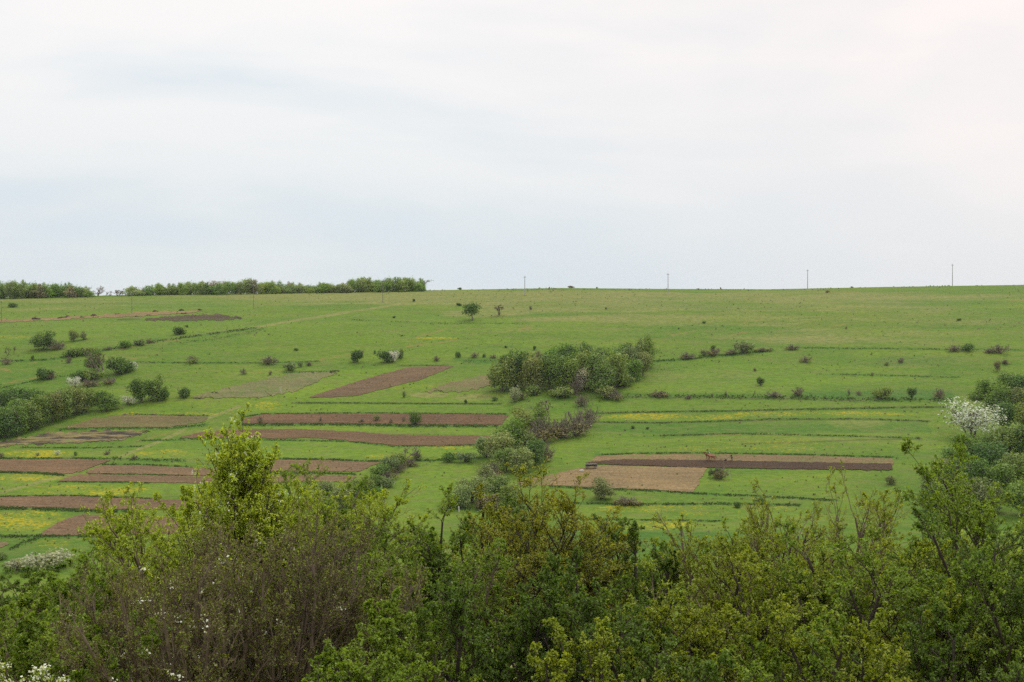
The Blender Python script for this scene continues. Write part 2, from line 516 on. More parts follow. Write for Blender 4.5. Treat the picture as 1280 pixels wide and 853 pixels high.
TRACKS = [  # thin trodden or dry lines: points, half width, layer
    ([(0, 617), (40, 606), (80, 595), (140, 575), (165, 565), (200, 552), (225, 540), (240, 530), (300, 508)], 1.3, 'dry'),
    ([(190, 428), (260, 417), (320, 409), (380, 399), (440, 390), (495, 381), (560, 376)], 0.9, 'dry'),
    ([(150, 437), (190, 429), (230, 424)], 1.0, 'rust'),
    ([(0, 480), (30, 475), (60, 470)], 1.0, 'rust'),
    ([(0, 462), (10, 463), (14, 465)], 2.2, 'rust'),
    ([(170, 552), (195, 546), (220, 538)], 1.4, 'rust'),
    ([(150, 450), (165, 449), (183, 446)], 1.6, 'rust'),
    ([(520, 421), (540, 417), (557, 411)], 1.6, 'rust'),
    ([(400, 450), (420, 446), (440, 442)], 1.8, 'rust'),
    ([(510, 433), (540, 430), (570, 425)], 1.2, 'rust'),
    ([(649, 412), (664, 409)], 2.2, 'rust'),
    ([(840, 419), (868, 414.5)], 1.8, 'rust'),
    ([(930, 403), (952, 399.5)], 1.0, 'rust'),
    ([(914, 419), (935, 416)], 1.2, 'rust'),
    ([(1040, 408), (1058, 406)], 1.1, 'rust'),
    ([(1258, 375), (1280, 375)], 0.8, 'rust'),
    ([(1030, 366), (1075, 366)], 0.8, 'rust'),
    ([(675, 383), (692, 381)], 1.0, 'rust'),
    ([(708, 577), (722, 575)], 1.4, 'rust'),
    ([(312, 467), (330, 465)], 1.2, 'rust'),
    ([(36, 455), (46, 454)], 1.2, 'rust'),
    ([(880, 545), (960, 542), (1000, 544)], 0.8, 'rust'),
    ([(782, 497), (900, 497.5), (990, 499), (1080, 501)], 0.6, 'dark'),
    ([(740, 516.5), (920, 513.5), (1185, 508.5)], 0.5, 'dark'),
    ([(740, 528), (825, 529), (920, 526), (1084, 524), (1161, 527)], 0.5, 'dark'),
    ([(825, 544.5), (920, 542), (960, 542.5)], 0.6, 'dark'),
    ([(370, 504), (450, 504), (627, 505)], 0.6, 'dark'),
    ([(500, 457.5), (560, 457)], 0.4, 'dark'),
    ([(930, 555), (1150, 548)], 0.4, 'dark'),
    ([(148, 400), (175, 399)], 0.6, 'dark'),
]
YELLOW = [  # (u, v, half width, half height, strength)
    (830, 521.5, 85, 4.5, 0.62), (1030, 517.5, 135, 3.5, 0.6), (880, 557, 48, 8, 0.45), (1000, 557, 100, 9, 0.5),
    (797, 636, 80, 5, 0.55), (797, 656, 78, 8, 0.52), (492, 571, 40, 4, 0.6), (570, 559.5, 36, 1.8, 0.6),
    (560, 570, 50, 5, 0.45), (25, 650, 52, 12, 0.7), (40, 597, 55, 5, 0.62), (95, 612, 85, 8, 0.62),
    (40, 567, 48, 5, 0.7), (205, 567, 35, 5, 0.6), (335, 507, 20, 6, 0.7), (505, 428, 50, 3, 0.4), (545, 423, 30, 1.6, 0.6),
    (215, 517, 95, 2.5, 0.55), (380, 484, 25, 6, 0.4), (20, 421, 30, 2, 0.6), (60, 680, 40, 6, 0.5),
    (350, 562, 70, 6, 0.3), (700, 556, 60, 6, 0.25), (900, 600, 60, 14, 0.22), (560, 594, 40, 8, 0.3), (1180, 590, 30, 30, 0.2),
    (965, 487, 55, 4, 0.3), (500, 481, 60, 6, 0.45), (590, 500, 60, 3, 0.2), (140, 419, 60, 3, 0.25), (350, 386, 60, 2, 0.25),
    (930, 640, 90, 12, 0.4), (1060, 530, 60, 8, 0.2), (870, 640, 20, 10, 0.5), (1020, 600, 110, 14, 0.25), (270, 365.5, 60, 1.5, 0.3),
]
DRY = [
    (640, 372, 420, 9, 0.55), (1000, 372, 300, 8, 0.5), (760, 384, 180, 7, 0.5), (920, 400, 180, 9, 0.42), (1060, 420, 160, 12, 0.42),
    (780, 398, 120, 6, 0.55), (60, 383, 120, 7, 0.3), (300, 378, 120, 4, 0.35), (600, 392, 60, 6, 0.5), (880, 470, 80, 20, 0.22),
    (1150, 400, 130, 12, 0.35), (120, 376, 160, 3, 0.45), (420, 371, 120, 3, 0.5), (540, 494, 26, 3.5, 0.95), (590, 497, 30, 5, 0.5),
    (640, 500, 40, 6, 0.4), (1030, 385, 200, 5, 0.45), (700, 415, 100, 8, 0.3), (1130, 452, 70, 8, 0.3), (950, 430, 80, 8, 0.25),
    (1070, 530, 40, 6, 0.4), (330, 468, 70, 6, 0.3), (80, 405, 90, 4, 0.25), (620, 580, 60, 8, 0.2), (250, 534, 35, 10, 0.3),
    (990, 460, 26, 30, 0.2), (1060, 550, 90, 6, 0.35), (545, 374, 60, 4, 0.5),
]
LUSH = [
    (600, 450, 30, 3.5, 0.7), (1100, 493, 110, 5, 0.5), (980, 448, 120, 8, 0.3), (1200, 455, 90, 8, 0.3), (400, 458, 60, 4, 0.45),
    (640, 655, 90, 10, 0.5), (800, 672, 90, 8, 0.7), (220, 435, 60, 5, 0.25), (110, 620, 0, 0, 0), (870, 536, 140, 6, 0.35),
    (270, 424, 40, 4, 0.3), (320, 556, 60, 5, 0.3), (60, 470, 90, 20, 0.25), (560, 512, 120, 4, 0.2), (1130, 620, 60, 30, 0.35),
    (590, 489, 60, 3, 0.3), (300, 445, 90, 6, 0.2), (175, 577, 45, 4, 0.6), (700, 600, 50, 10, 0.3), (1110, 453, 60, 6, 0.35), (700, 500, 60, 4, 0.4),
    (920, 383, 90, 4, 0.3), (1180, 380, 90, 5, 0.25), (20, 690, 50, 14, 0.5), (765, 640, 20, 8, 0.4),
]
FRESH = [
    (420, 435, 260, 40, 0.45), (700, 560, 120, 25, 0.6), (450, 560, 180, 8, 0.8), (150, 610, 150, 12, 0.7), (540, 610, 70, 20, 0.8),
    (930, 470, 150, 22, 0.5), (60, 500, 100, 25, 0.3), (470, 505, 180, 10, 0.6), (900, 520, 250, 20, 0.35), (500, 482, 80, 8, 0.6), (900, 600, 80, 20, 0.4),
    (640, 530, 100, 10, 0.4), (150, 515, 120, 5, 0.6), (60, 395, 180, 5, 0.4), (180, 405, 200, 8, 0.4),
]

STRIPS = [  # parcels mown, grazed or sown differently: outline, lighter (+) or darker (-)
    ([(740, 500), (1190, 502), (1185, 508), (740, 515)], 0.25), ([(740, 529), (920, 527), (1160, 528), (1165, 541), (830, 543), (740, 540)], -0.55),
    ([(825, 546), (1160, 546), (1160, 566), (760, 566)], 0.2), ([(640, 530), (735, 528), (735, 560), (690, 590), (640, 600)], 0.3),
    ([(700, 632), (1000, 632), (1010, 649), (700, 649)], 0.25), ([(660, 665), (1000, 665), (1000, 700), (640, 700)], -0.6),
    ([(900, 590), (1118, 590), (1130, 622), (870, 616)], 0.15), ([(320, 549), (607, 558), (600, 572), (320, 572)], 0.6),
    ([(170, 552), (320, 549), (320, 574), (145, 574)], 0.35), ([(0, 594), (90, 597), (30, 612), (0, 616)], 0.5), ([(40, 612), (100, 603), (210, 605), (200, 622), (0, 620)], 0.45),
    ([(0, 640), (100, 640), (50, 668), (0, 668)], 0.3), ([(0, 557), (170, 557), (150, 572), (0, 572)], 0.3), ([(300, 505), (636, 506), (633, 516), (300, 517)], 0.4),
    ([(303, 533), (622, 534), (600, 543), (480, 542), (320, 536)], 0.45), ([(420, 498), (530, 478), (620, 486), (620, 503), (380, 503)], 0.1),
    ([(420, 464), (510, 459), (450, 478), (380, 498), (330, 498)], 0.5), ([(330, 405), (480, 390), (640, 400), (640, 430), (430, 432), (300, 425)], 0.25),
    ([(170, 455), (440, 456), (360, 466), (240, 490), (130, 480)], 0.15), ([(60, 410), (210, 404), (330, 400), (300, 408), (190, 424), (60, 440)], 0.3),
    ([(820, 455), (960, 441), (1170, 440), (1160, 468), (1000, 490), (760, 492)], 0.3), ([(580, 449), (640, 449), (630, 456), (575, 456)], -0.9),
    ([(1000, 490), (1190, 488), (1195, 499), (1000, 498)], -0.8), ([(640, 403), (800, 395), (960, 415), (1100, 425), (960, 436), (820, 448), (800, 430), (650, 425)], -0.15),
    ([(530, 590), (600, 580), (570, 620), (500, 650), (480, 630)], 0.4), ([(1100, 445), (1200, 445), (1190, 456), (1090, 456)], -0.35),
    ([(120, 505), (300, 490), (380, 498), (300, 515), (120, 519)], 0.3), ([(0, 690), (60, 690), (110, 672), (150, 672), (90, 720), (0, 720)], -0.3),
]

def blob(u, v, L, wob):
    out = np.zeros(u.shape, np.float32)
    for (a, b, c, d, s) in L:
        if c <= 0: continue
        r = np.hypot((u - a) / c, (v - b) / d) + wob
        k = np.clip(1.35 - r, 0, 0.6) / 0.6
        out = np.maximum(out, s * k * k * (3 - 2 * k))
    return out


def build_ground():
    xs = np.concatenate([[-900, -700, -560, -460, -390], np.arange(-340, 340.1, 0.8), [390, 460, 560, 700, 900]])
    ys = np.concatenate([[-380, -250, -120, -60, -30, -15, -8], np.arange(-4, 60, 1.0), np.arange(60, 215, 4.0),
                         np.arange(215, 722, 0.8), np.arange(724, 800, 6), [840, 900, 1000, 1150, 1400]])
    X, Y = np.meshgrid(xs, ys)
    Z = height(X, Y)
    u, v = to_px(X, Y, Z)
    ok = (Y > 195) & (Y < 722)
    wob = np.zeros(X.shape)
    for k in range(10):
        fr = rng0.uniform(0.05, 0.5); an = rng0.uniform(0, 6.28)
        wob += np.sin(fr * (X * math.cos(an) * 0.6 + Y * math.sin(an)) + rng0.uniform(0, 6)) * 0.05
    yel = np.where(ok, blob(u, v, YELLOW, wob), 0)
    dry = np.where(ok, blob(u, v, DRY, wob), 0)
    lush = np.where(ok, blob(u, v, LUSH, wob), 0)
    fresh = np.where(ok, blob(u, v, FRESH, wob), 0)
    rust = np.zeros(X.shape); dark = np.zeros(X.shape)
    ju = u + wob * 6; jv = v + wob * 1.6
    for (pts, hw, s, _, _) in LINES:
        u0 = min(p[0] for p in pts) - 10; u1 = max(p[0] for p in pts) + 10
        v0 = min(p[1] for p in pts) - 10; v1 = max(p[1] for p in pts) + 10
        idx = ok & (u > u0) & (u < u1) & (v > v0) & (v < v1)
        d = seg_dist(ju[idx], jv[idx], pts)
        k = s * np.clip(1.4 - d / (hw + 0.5), 0, 1)
        lush[idx] = np.maximum(lush[idx], k)
    for (pts, hw, lay) in TRACKS:
        u0 = min(p[0] for p in pts) - 10; u1 = max(p[0] for p in pts) + 10
        v0 = min(p[1] for p in pts) - 10; v1 = max(p[1] for p in pts) + 10
        idx = ok & (u > u0) & (u < u1) & (v > v0) & (v < v1)
        d = seg_dist(ju[idx], jv[idx], pts)
        k = np.clip(1.4 - d / (hw + 0.5), 0, 1)
        arr = {'dry': dry, 'rust': rust, 'dark': dark}[lay]
        arr[idx] = np.maximum(arr[idx], k * (0.95 if lay != 'rust' else 0.8))
    tone = np.full(X.shape, 0.5)
    for (poly, val) in STRIPS:
        idx = ok & in_poly(ju, jv, poly)
        tone[idx] = 0.5 + val * 0.5
    # near bank under the hedge: dry leaf litter
    near = Y < 60
    dry[near] = 0.9; rust[near] = 0.35
    nr, nc = X.shape
    V = np.stack([X, Y, Z], -1).reshape(-1, 3)
    i = np.arange(nr * nc).reshape(nr, nc)
    Q = np.stack([i[:-1, :-1], i[:-1, 1:], i[1:, 1:], i[1:, :-1]], -1).reshape(-1, 4)
    one = np.ones(V.shape[0])
    me = np_mesh('ground', V, Q, mats=[M_GRASS], smooth=True, attrs={
        'cover': np.stack([yel.ravel(), dry.ravel(), lush.ravel(), tone.ravel()], -1),
        'soil': np.stack([rust.ravel(), fresh.ravel(), dark.ravel(), one], -1)})
    return tag(add('ground', me), 'green hillside meadow rising to a level crest across the valley', 'hillside', kind='structure')


build_ground()

# ------------------------------------------------------------------ ploughed strips draped on the hill
def field(top, bot, color, weeds, label, mat=None, rag=0.5, lift=0.10, name='ploughed_field', nu=None):
    rs = np.random.RandomState(abs(hash(label)) % 1000 if False else sum(map(ord, label)) % 997)
    w_px = max(abs(top[-1][0] - top[0][0]), abs(bot[-1][0] - bot[0][0]))
    h_px = max(abs(bot[len(bot) // 2][1] - top[len(top) // 2][1]), 4)
    nu = nu or int(max(24, w_px / 1.6)); nv = int(max(7, h_px / 1.3))
    def along(pl, t):
        pl = np.array(pl, float)
        s = np.concatenate([[0], np.cumsum(np.hypot(np.diff(pl[:, 0]), np.diff(pl[:, 1]) * 3))]); s /= s[-1]
        return np.interp(t, s, pl[:, 0]), np.interp(t, s, pl[:, 1])
    t = np.linspace(0, 1, nu)
    tu, tv = along(top, t); bu, bv = along(bot, t)
    def jit(n, amp):
        a = rs.normal(0, 1, n); b = np.convolve(np.pad(a, 2, 'edge'), np.ones(5) / 5, 'valid')
        return amp * (0.9 * a + 1.2 * b)
    tv = tv + jit(nu, rag * 0.5); bv = bv + jit(nu, rag * 0.5)
    k = np.linspace(0, 1, nv)[:, None]
    U = tu[None] * (1 - k) + bu[None] * k
    VV = tv[None] * (1 - k) + bv[None] * k
    jl, jr = jit(nv, rag * 1.6), jit(nv, rag * 1.6)
    fl = np.clip(1 - t * 14, 0, 1)[None]; fr = np.clip(1 - (1 - t) * 14, 0, 1)[None]
    U = U + jl[:, None] * fl + jr[:, None] * fr
    P = hit(U.ravel(), VV.ravel())
    P[:, 2] += lift
    i = np.arange(nu * nv).reshape(nv, nu)
    Q = np.stack([i[1:, :-1], i[1:, 1:], i[:-1, 1:], i[:-1, :-1]], -1).reshape(-1, 4)
    c = P.mean(0)
    me = np_mesh(name, P - c, Q, mats=[mat or M_SOIL], smooth=True)
    o = add(name, me, loc=Vector(c))
    o.color = (*color, weeds)
    return tag(o, label, 'ploughed field', 'strips of ploughed soil on the hillside', 'structure')


BR = 0; TAN = (0.24, 0.172, 0.10)
field([(386, 497), (450, 476), (510, 459.5), (566, 458)], [(392, 497.6), (445, 495.5), (500, 481), (525, 475.5), (566, 458.6)], (0.153, 0.103, 0.067), 0.0,
      'slanting brown ploughed strip high on the middle of the hill')
field([(240, 497), (300, 481), (365, 467), (424, 464)], [(246, 498), (325, 497.5), (370, 489), (424, 465)], (0.177, 0.170, 0.085), 0.75,
      'pale weedy strip left of the slanting ploughed strip', rag=1.2)
field([(528, 490), (557, 480), (585, 473), (614, 469)], [(532, 491), (570, 490), (595, 487), (616, 482)], (0.186, 0.154, 0.081), 0.8,
      'faded weedy strip beside the central copse', rag=1.5)
field([(80, 535), (120, 522.5), (155, 519), (261, 521)], [(84, 535.8), (130, 534.5), (212, 534.5), (256, 528)], (0.163, 0.129, 0.067), 0.4,
      'olive brown strip with a pointed left end below the left shrubs')
field([(-30, 560), (10, 551), (60, 542), (110, 539), (187, 538.5)], [(-30, 563), (25, 556), (87, 555), (150, 551), (187, 539.5)], (0.093, 0.103, 0.048), 0.0,
      'scorched black and straw coloured strip on the left', mat=M_BURNT, rag=1.5)
field([(301, 524), (330, 518.5), (450, 517.5), (560, 518), (636, 519.5)], [(303, 530), (400, 529), (520, 531), (628, 531.5)], (0.144, 0.088, 0.057), 0.02,
      'upper of the two long dark ploughed strips in the middle')
field([(224, 547), (250, 541), (290, 537), (370, 537), (445, 540), (482, 543), (520, 544.5), (618, 545)],
      [(226, 548), (320, 547.8), (352, 549), (382, 547.3), (432, 551), (495, 557), (545, 558), (609, 555)], (0.149, 0.093, 0.059), 0.05,
      'lower of the two long ploughed strips, sagging to the right')
field([(-30, 575.5), (0, 575), (87, 574.5), (139, 575.5)], [(-30, 588), (0, 589), (50, 590.5), (84, 593), (100, 590)], (0.177, 0.113, 0.071), 0.0,
      'brown strip cut off by the track at the left edge')
field([(108, 590), (127, 582), (175, 582.5), (235, 585), (275, 587)], [(110, 592), (170, 592.8), (235, 594.5), (275, 596)], (0.186, 0.124, 0.078), 0.0,
      'thin upper ploughed strip right of the track')
field([(72, 601), (97, 593.6), (175, 594.5), (235, 596), (275, 597)], [(74, 602), (125, 602.3), (187, 603.3), (235, 604), (275, 604.5)], (0.172, 0.113, 0.072), 0.0,
      'thin lower ploughed strip right of the track')
field([(-30, 624), (0, 622), (25, 621), (87, 621), (150, 623), (220, 625), (265, 626)], [(-30, 634), (0, 634), (75, 635), (105, 637), (220, 638), (265, 639)], (0.172, 0.111, 0.074), 0.0,
      'long brown strip between two yellow dandelion meadows')
field([(50, 668), (75, 652), (100, 644), (160, 645.5), (210, 647), (240, 648)], [(54, 669.3), (95, 669.5), (150, 669), (210, 668), (240, 668)], (0.177, 0.115, 0.076), 0.0,
      'lowest large ploughed strip, just above the near hedge')
field([(-30, 677), (0, 678), (12, 679)], [(-30, 688), (0, 686), (12, 680)], (0.186, 0.139, 0.085), 0.2, 'small bare patch at the lower left edge', nu=12)
field([(292, 576), (320, 575), (400, 576), (476, 578.5)], [(292, 590), (320, 589), (400, 590), (447, 590)], (0.186, 0.126, 0.078), 0.0,
      'brown strip right of the tall pale green tree')
field([(330, 595), (380, 594), (446, 595.5)], [(330, 604), (380, 603), (436, 603)], (0.186, 0.126, 0.078), 0.05,
      'short brown strip partly behind the hedge')
field([(700, 592), (732, 584), (760, 583), (800, 583.5), (884, 585)], [(684, 607), (762, 610.5), (820, 613), (866, 616)], TAN, 0.02,
      'broad dry tan field beside the cart', rag=0.4)
field([(655, 600), (690, 594), (708, 590), (730, 584)], [(650, 608), (680, 607.6), (690, 607), (702, 596)], (0.233, 0.175, 0.095), 0.6,
      'weedy end of the tan field', lift=0.07, rag=1.6, nu=40)
field([(746, 570.5), (800, 568.6), (870, 568), (1000, 570), (1117, 574)], [(736, 578), (765, 576), (900, 577), (1116, 582)], (0.21, 0.145, 0.088), 0.5,
      'dry stubbly strip behind the plough team', lift=0.09)
field([(733, 579), (765, 575.5), (800, 575), (900, 576.3), (1116, 580.5)], [(732, 580.6), (800, 582.6), (884, 585.5), (1000, 587), (1115, 588.5)],
      (0.074, 0.047, 0.034), 0.0, 'freshly turned dark wet furrows beside the plough team', lift=0.16, rag=0.4)
field([(-20, 401), (50, 398.6), (100, 395.5), (195, 390), (252, 388.5)], [(-20, 404), (60, 401), (112, 398), (175, 396), (240, 391.5)], (0.242, 0.170, 0.095), 0.25,
      'long pale brown strip with manure heaps below the wood', rag=0.8)
field([(180, 399.5), (215, 395.5), (245, 393.5), (275, 393), (300, 398)], [(184, 400.3), (212, 401.5), (262, 401.8), (300, 399.5)], (0.085, 0.06, 0.045), 0.35,
      'dark scorched patch high on the left of the hill', rag=1.2)

# ------------------------------------------------------------------ plant building
def unit(a):
    return a / (np.linalg.norm(a, axis=-1, keepdims=True) + 1e-9)


def grow(rs, n0, H, lean, levels, up=0.35, wob=0.12, base_r=0.15, K=6, r0=0.05, fork=0.0):
    """branching skeleton; returns [(points (N,K,3), radii (N,K))] per level"""
    out = []
    ang = rs.uniform(0, 2 * np.pi, n0)
    b = np.stack([np.cos(ang), np.sin(ang), np.zeros(n0)], -1) * (base_r * np.sqrt(rs.uniform(0, 1, n0)))[:, None]
    ln = rs.uniform(0, 1, n0) * lean
    d = np.stack([np.cos(ang) * np.sin(ln), np.sin(ang) * np.sin(ln), np.cos(ln)], -1)
    L = H * rs.uniform(0.78, 1.05, n0)
    r = np.full(n0, r0) * rs.uniform(0.7, 1.1, n0)
    def march(b, d, L, r, up, wob):
        n = len(b)
        P = np.zeros((n, K, 3)); P[:, 0] = b
        dd = d.copy()
        for k in range(1, K):
            dd = unit(dd + rs.normal(0, wob, (n, 3)) + np.array([0, 0, up / K]))
            P[:, k] = P[:, k - 1] + dd * (L / (K - 1))[:, None]
        Rr = r[:, None] * np.linspace(1, 0.35, K)[None]
        return P, Rr
    P, Rr = march(b, d, L, r, up, wob)
    out.append((P, Rr, L))
    for (nc, ratio, spread, tmin) in levels:
        pP, pR, pL = out[-1]
        n = len(pP)
        t = rs.uniform(tmin, 1.0, (n, nc)).ravel()
        idx = np.repeat(np.arange(n), nc)
        f = t * (K - 1); i = np.minimum(f.astype(int), K - 2); fr = (f - i)[:, None]
        p = pP[idx, i] * (1 - fr) + pP[idx, i + 1] * fr
        dirp = unit(pP[idx, i + 1] - pP[idx, i])
        rnd = unit(rs.normal(0, 1, (n * nc, 3)))
        side = unit(rnd - (rnd * dirp).sum(-1, keepdims=True) * dirp)
        a = spread * rs.uniform(0.6, 1.25, n * nc)
        d = unit(dirp * np.cos(a)[:, None] + side * np.sin(a)[:, None])
        L = pL[idx] * ratio * (1.05 - 0.55 * t) * rs.uniform(0.65, 1.2, n * nc)
        r = np.interp(t, [0, 1], [1, 0.4]) * pR[idx, 0] * 0.5
        P, Rr = march(p, d, L, r, up, wob * 1.2)
        out.append((P, Rr, L))
    return out


def tubes(levels, sides=(6, 4, 3, 3, 3), minr=0.0):
    Vs, Qs, off = [], [], 0
    for li, (P, Rr, _) in enumerate(levels):
        k = sides[min(li, len(sides) - 1)]
        n, K, _3 = P.shape
        T = np.zeros_like(P)
        T[:, 1:-1] = P[:, 2:] - P[:, :-2]; T[:, 0] = P[:, 1] - P[:, 0]; T[:, -1] = P[:, -1] - P[:, -2]
        T = unit(T)
        ref = np.where(np.abs(T[..., 2:3]) > 0.9, np.array([1., 0, 0]), np.array([0, 0, 1.]))
        A = unit(np.cross(T, ref)); B = np.cross(T, A)
        an = np.arange(k) * 2 * np.pi / k
        rr = np.maximum(Rr, minr)
        V = P[:, :, None] + rr[:, :, None, None] * (A[:, :, None] * np.cos(an)[:, None] + B[:, :, None] * np.sin(an)[:, None])
        i = np.arange(n * K * k).reshape(n, K, k)
        j = np.roll(i, -1, 2)
        Q = np.stack([i[:, :-1], j[:, :-1], j[:, 1:], i[:, 1:]], -1).reshape(-1, 4)
        Vs.append(V.reshape(-1, 3)); Qs.append(Q + off); off += n * K * k
    return np.concatenate(Vs), np.concatenate(Qs)


def leaf_quads(rs, p, d, size, width=0.6, fold=0.25, droop=0.3):
    """one folded rhombus leaf (two triangles meeting on the midrib) per point"""
    n = len(p)
    s = size * rs.uniform(0.6, 1.25, n)[:, None]
    d = unit(d + rs.normal(0, 0.55, (n, 3)) + np.array([0, 0, -droop]))
    nr = rs.normal(0, 0.55, (n, 3)) + np.array([0, 0, 1.0])
    side = unit(np.cross(d, nr)); nn = unit(np.cross(side, d))
    a = p
    t = p + d * s
    m = p + d * s * 0.45
    l = m + side * s * width * 0.5 + nn * s * fold * 0.5
    r = m - side * s * width * 0.5 + nn * s * fold * 0.5
    V = np.stack([a, r, t, l], 1).reshape(-1, 3)
    i = np.arange(n) * 4
    T = np.concatenate([np.stack([i, i + 1, i + 2], -1), np.stack([i, i + 2, i + 3], -1)])
    return V, T


def sample_on(rs, P, per, tmin=0.15):
    n, K, _ = P.shape
    idx = np.repeat(np.arange(n), per)
    t = rs.uniform(tmin, 1.0, len(idx)); f = t * (K - 1)
    i = np.minimum(f.astype(int), K - 2); fr = (f - i)[:, None]
    p = P[idx, i] * (1 - fr) + P[idx, i + 1] * fr
    return p, unit(P[idx, i + 1] - P[idx, i])


# ---- distant vegetation: shared meshes at real size, crowns of hundreds of leaf sprays
def spray_crown(rs, lobes, n, size, inner=0.45):
    lobes = np.array(lobes, float)
    vol = lobes[:, 3] * lobes[:, 4] * lobes[:, 5]
    k = rs.choice(len(lobes), n, p=(vol ** 0.75) / (vol ** 0.75).sum())
    d = unit(rs.normal(0, 1, (n, 3)))
    r = inner + (1.06 - inner) * rs.uniform(0, 1, n) ** 0.6
    # bumpy outline
    bump = 1 + 0.13 * np.sin(d[:, 0] * 7 + k) + 0.11 * np.sin(d[:, 2] * 9 + 2 * k) + 0.1 * np.sin(d[:, 1] * 11 + k)
    p = lobes[k, :3] + d * (r * bump)[:, None] * lobes[k, 3:6]
    keep = p[:, 2] > 0.02
    p, d = p[keep], d[keep]
    n = len(p)
    s = size * rs.uniform(0.5, 1.3, n)[:, None]
    nrm = unit(d * 0.9 + rs.normal(0, 0.6, (n, 3)) + np.array([0, 0, 0.35]))
    a = unit(np.cross(nrm, rs.normal(0, 1, (n, 3)))); b = np.cross(nrm, a)
    V = np.stack([p - a * s, p - b * s * 0.7, p + a * s, p + b * s * 0.7], 1).reshape(-1, 3)
    return V, np.arange(n * 4).reshape(-1, 4)


def lobes_round(rs, H, W, n, z0=0.3, squash=0.8):
    out = [(0, 0, H * (z0 + (1 - z0) * 0.5), W * 0.36, W * 0.36, H * (1 - z0) * 0.44)]
    for i in range(n):
        a = rs.uniform(0, 6.28); rr = W * 0.5 * rs.uniform(0.3, 0.68)
        z = H * rs.uniform(z0 + 0.12, 0.86)
        q = W * rs.uniform(0.14, 0.24) * (1.15 - 0.5 * abs(z / H - 0.55))
        out.append((math.cos(a) * rr, math.sin(a) * rr, z, q, q, q * squash * H / W))
    return out


PROTO = {}
def proto(kind, crown, stems, cm=None, sm=None):
    PROTO.setdefault(kind, []).append((np_mesh('crown', *crown, mats=[cm or M_FAR]), np_mesh('trunk', *stems, mats=[sm or M_BARK], smooth=True)))


for s in range(5):      # round broadleaf, 6 m wide 7 m tall
    rs = np.random.RandomState(10 + s)
    sk = grow(rs, 1 + s % 3, 5.6, 0.22, [(7, 0.5, 0.75, 0.3), (4, 0.5, 0.7, 0.3)], r0=0.17)
    proto('round', spray_crown(rs, lobes_round(rs, 7, 6, 13, 0.04), 3600, 0.17), tubes(sk))
for s in range(4):      # upright loose tree
    rs = np.random.RandomState(30 + s)
    sk = grow(rs, 1 + s % 2, 7.4, 0.12, [(10, 0.32, 0.6, 0.25), (4, 0.5, 0.6, 0.3)], r0=0.14)
    lb = [(rs.uniform(-0.6, 0.6), rs.uniform(-0.6, 0.6), z, q, q, 0.9) for z, q in zip(np.linspace(0.8, 7.3, 9), [1.4, 1.6, 1.9, 2.1, 2.1, 1.8, 1.5, 1.1, 0.6])]
    proto('tall', spray_crown(rs, lb, 3000, 0.16, 0.3), tubes(sk))
for s in range(5):      # low bush, 3 m wide 2 m tall
    rs = np.random.RandomState(50 + s)
    sk = grow(rs, 7, 1.6, 0.9, [(5, 0.4, 0.7, 0.3)], r0=0.035, K=4)
    lb = [(rs.uniform(-0.95, 0.95), rs.uniform(-0.7, 0.7), rs.uniform(0.45, 1.05), q, q, q * 0.9) for q in rs.uniform(0.45, 0.8, 7)]
    proto('bush', spray_crown(rs, lb, 1500, 0.10, 0.4), tubes(sk))
for s in range(4):      # twiggy bush with few leaves
    rs = np.random.RandomState(70 + s)
    sk = grow(rs, 16, 2.0, 1.05, [(7, 0.5, 0.6, 0.2), (5, 0.5, 0.6, 0.2)], r0=0.035, K=4)
    lb = [(rs.uniform(-0.9, 0.9), rs.uniform(-0.7, 0.7), rs.uniform(0.45, 1.0), q, q, q * 0.9) for q in rs.uniform(0.45, 0.75, 6)]
    proto('twiggy', spray_crown(rs, lb, 420, 0.10, 0.5), tubes(sk, minr=0.012), sm=M_TWIG)
for s in range(3):      # bare or barely leafing tree
    rs = np.random.RandomState(90 + s)
    sk = grow(rs, 2, 4.6, 0.45, [(9, 0.5, 0.7, 0.25), (7, 0.5, 0.6, 0.2), (4, 0.5, 0.6, 0.2)], r0=0.12, K=5)
    tips, _ = sample_on(rs, sk[-1][0], 1, 0.6)
    tips = tips[rs.uniform(0, 1, len(tips)) < 0.5]
    V, T = leaf_quads(rs, tips, rs.normal(0, 1, tips.shape), 0.22)
    PROTO.setdefault('bare', []).append((np_mesh('crown', V, T=T, mats=[M_FAR]), np_mesh('trunk', *tubes(sk, minr=0.014), mats=[M_TWIG], smooth=True)))
for s in range(3):      # white blossoming, 6 m
    rs = np.random.RandomState(110 + s)
    sk = grow(rs, 4, 4.6, 0.6, [(9, 0.5, 0.7, 0.3), (6, 0.5, 0.6, 0.2), (4, 0.5, 0.6, 0.2)], r0=0.13, K=5)
    lb = lobes_round(rs, 6.2, 6.0, 16, 0.10, 0.9)
    V, Q = spray_crown(rs, lb, 3400, 0.105, 0.25)
    PROTO.setdefault('blossom', []).append((np_mesh('crown', V, Q, mats=[M_BLOSSOM]), np_mesh('trunk', *tubes(sk, minr=0.015), mats=[M_BARK], smooth=True)))
for s in range(1):      # spruce
    rs = np.random.RandomState(130)
    lb = [(0, 0, z, q, q, 0.5) for z, q in zip(np.linspace(0.9, 7.6, 13), np.linspace(1.75, 0.15, 13))]
    sk = grow(rs, 1, 7.6, 0.02, [(20, 0.2, 1.3, 0.1)], r0=0.13, up=0.0)
    proto('spruce', spray_crown(rs, lb, 2200, 0.14, 0.3), tubes(sk))
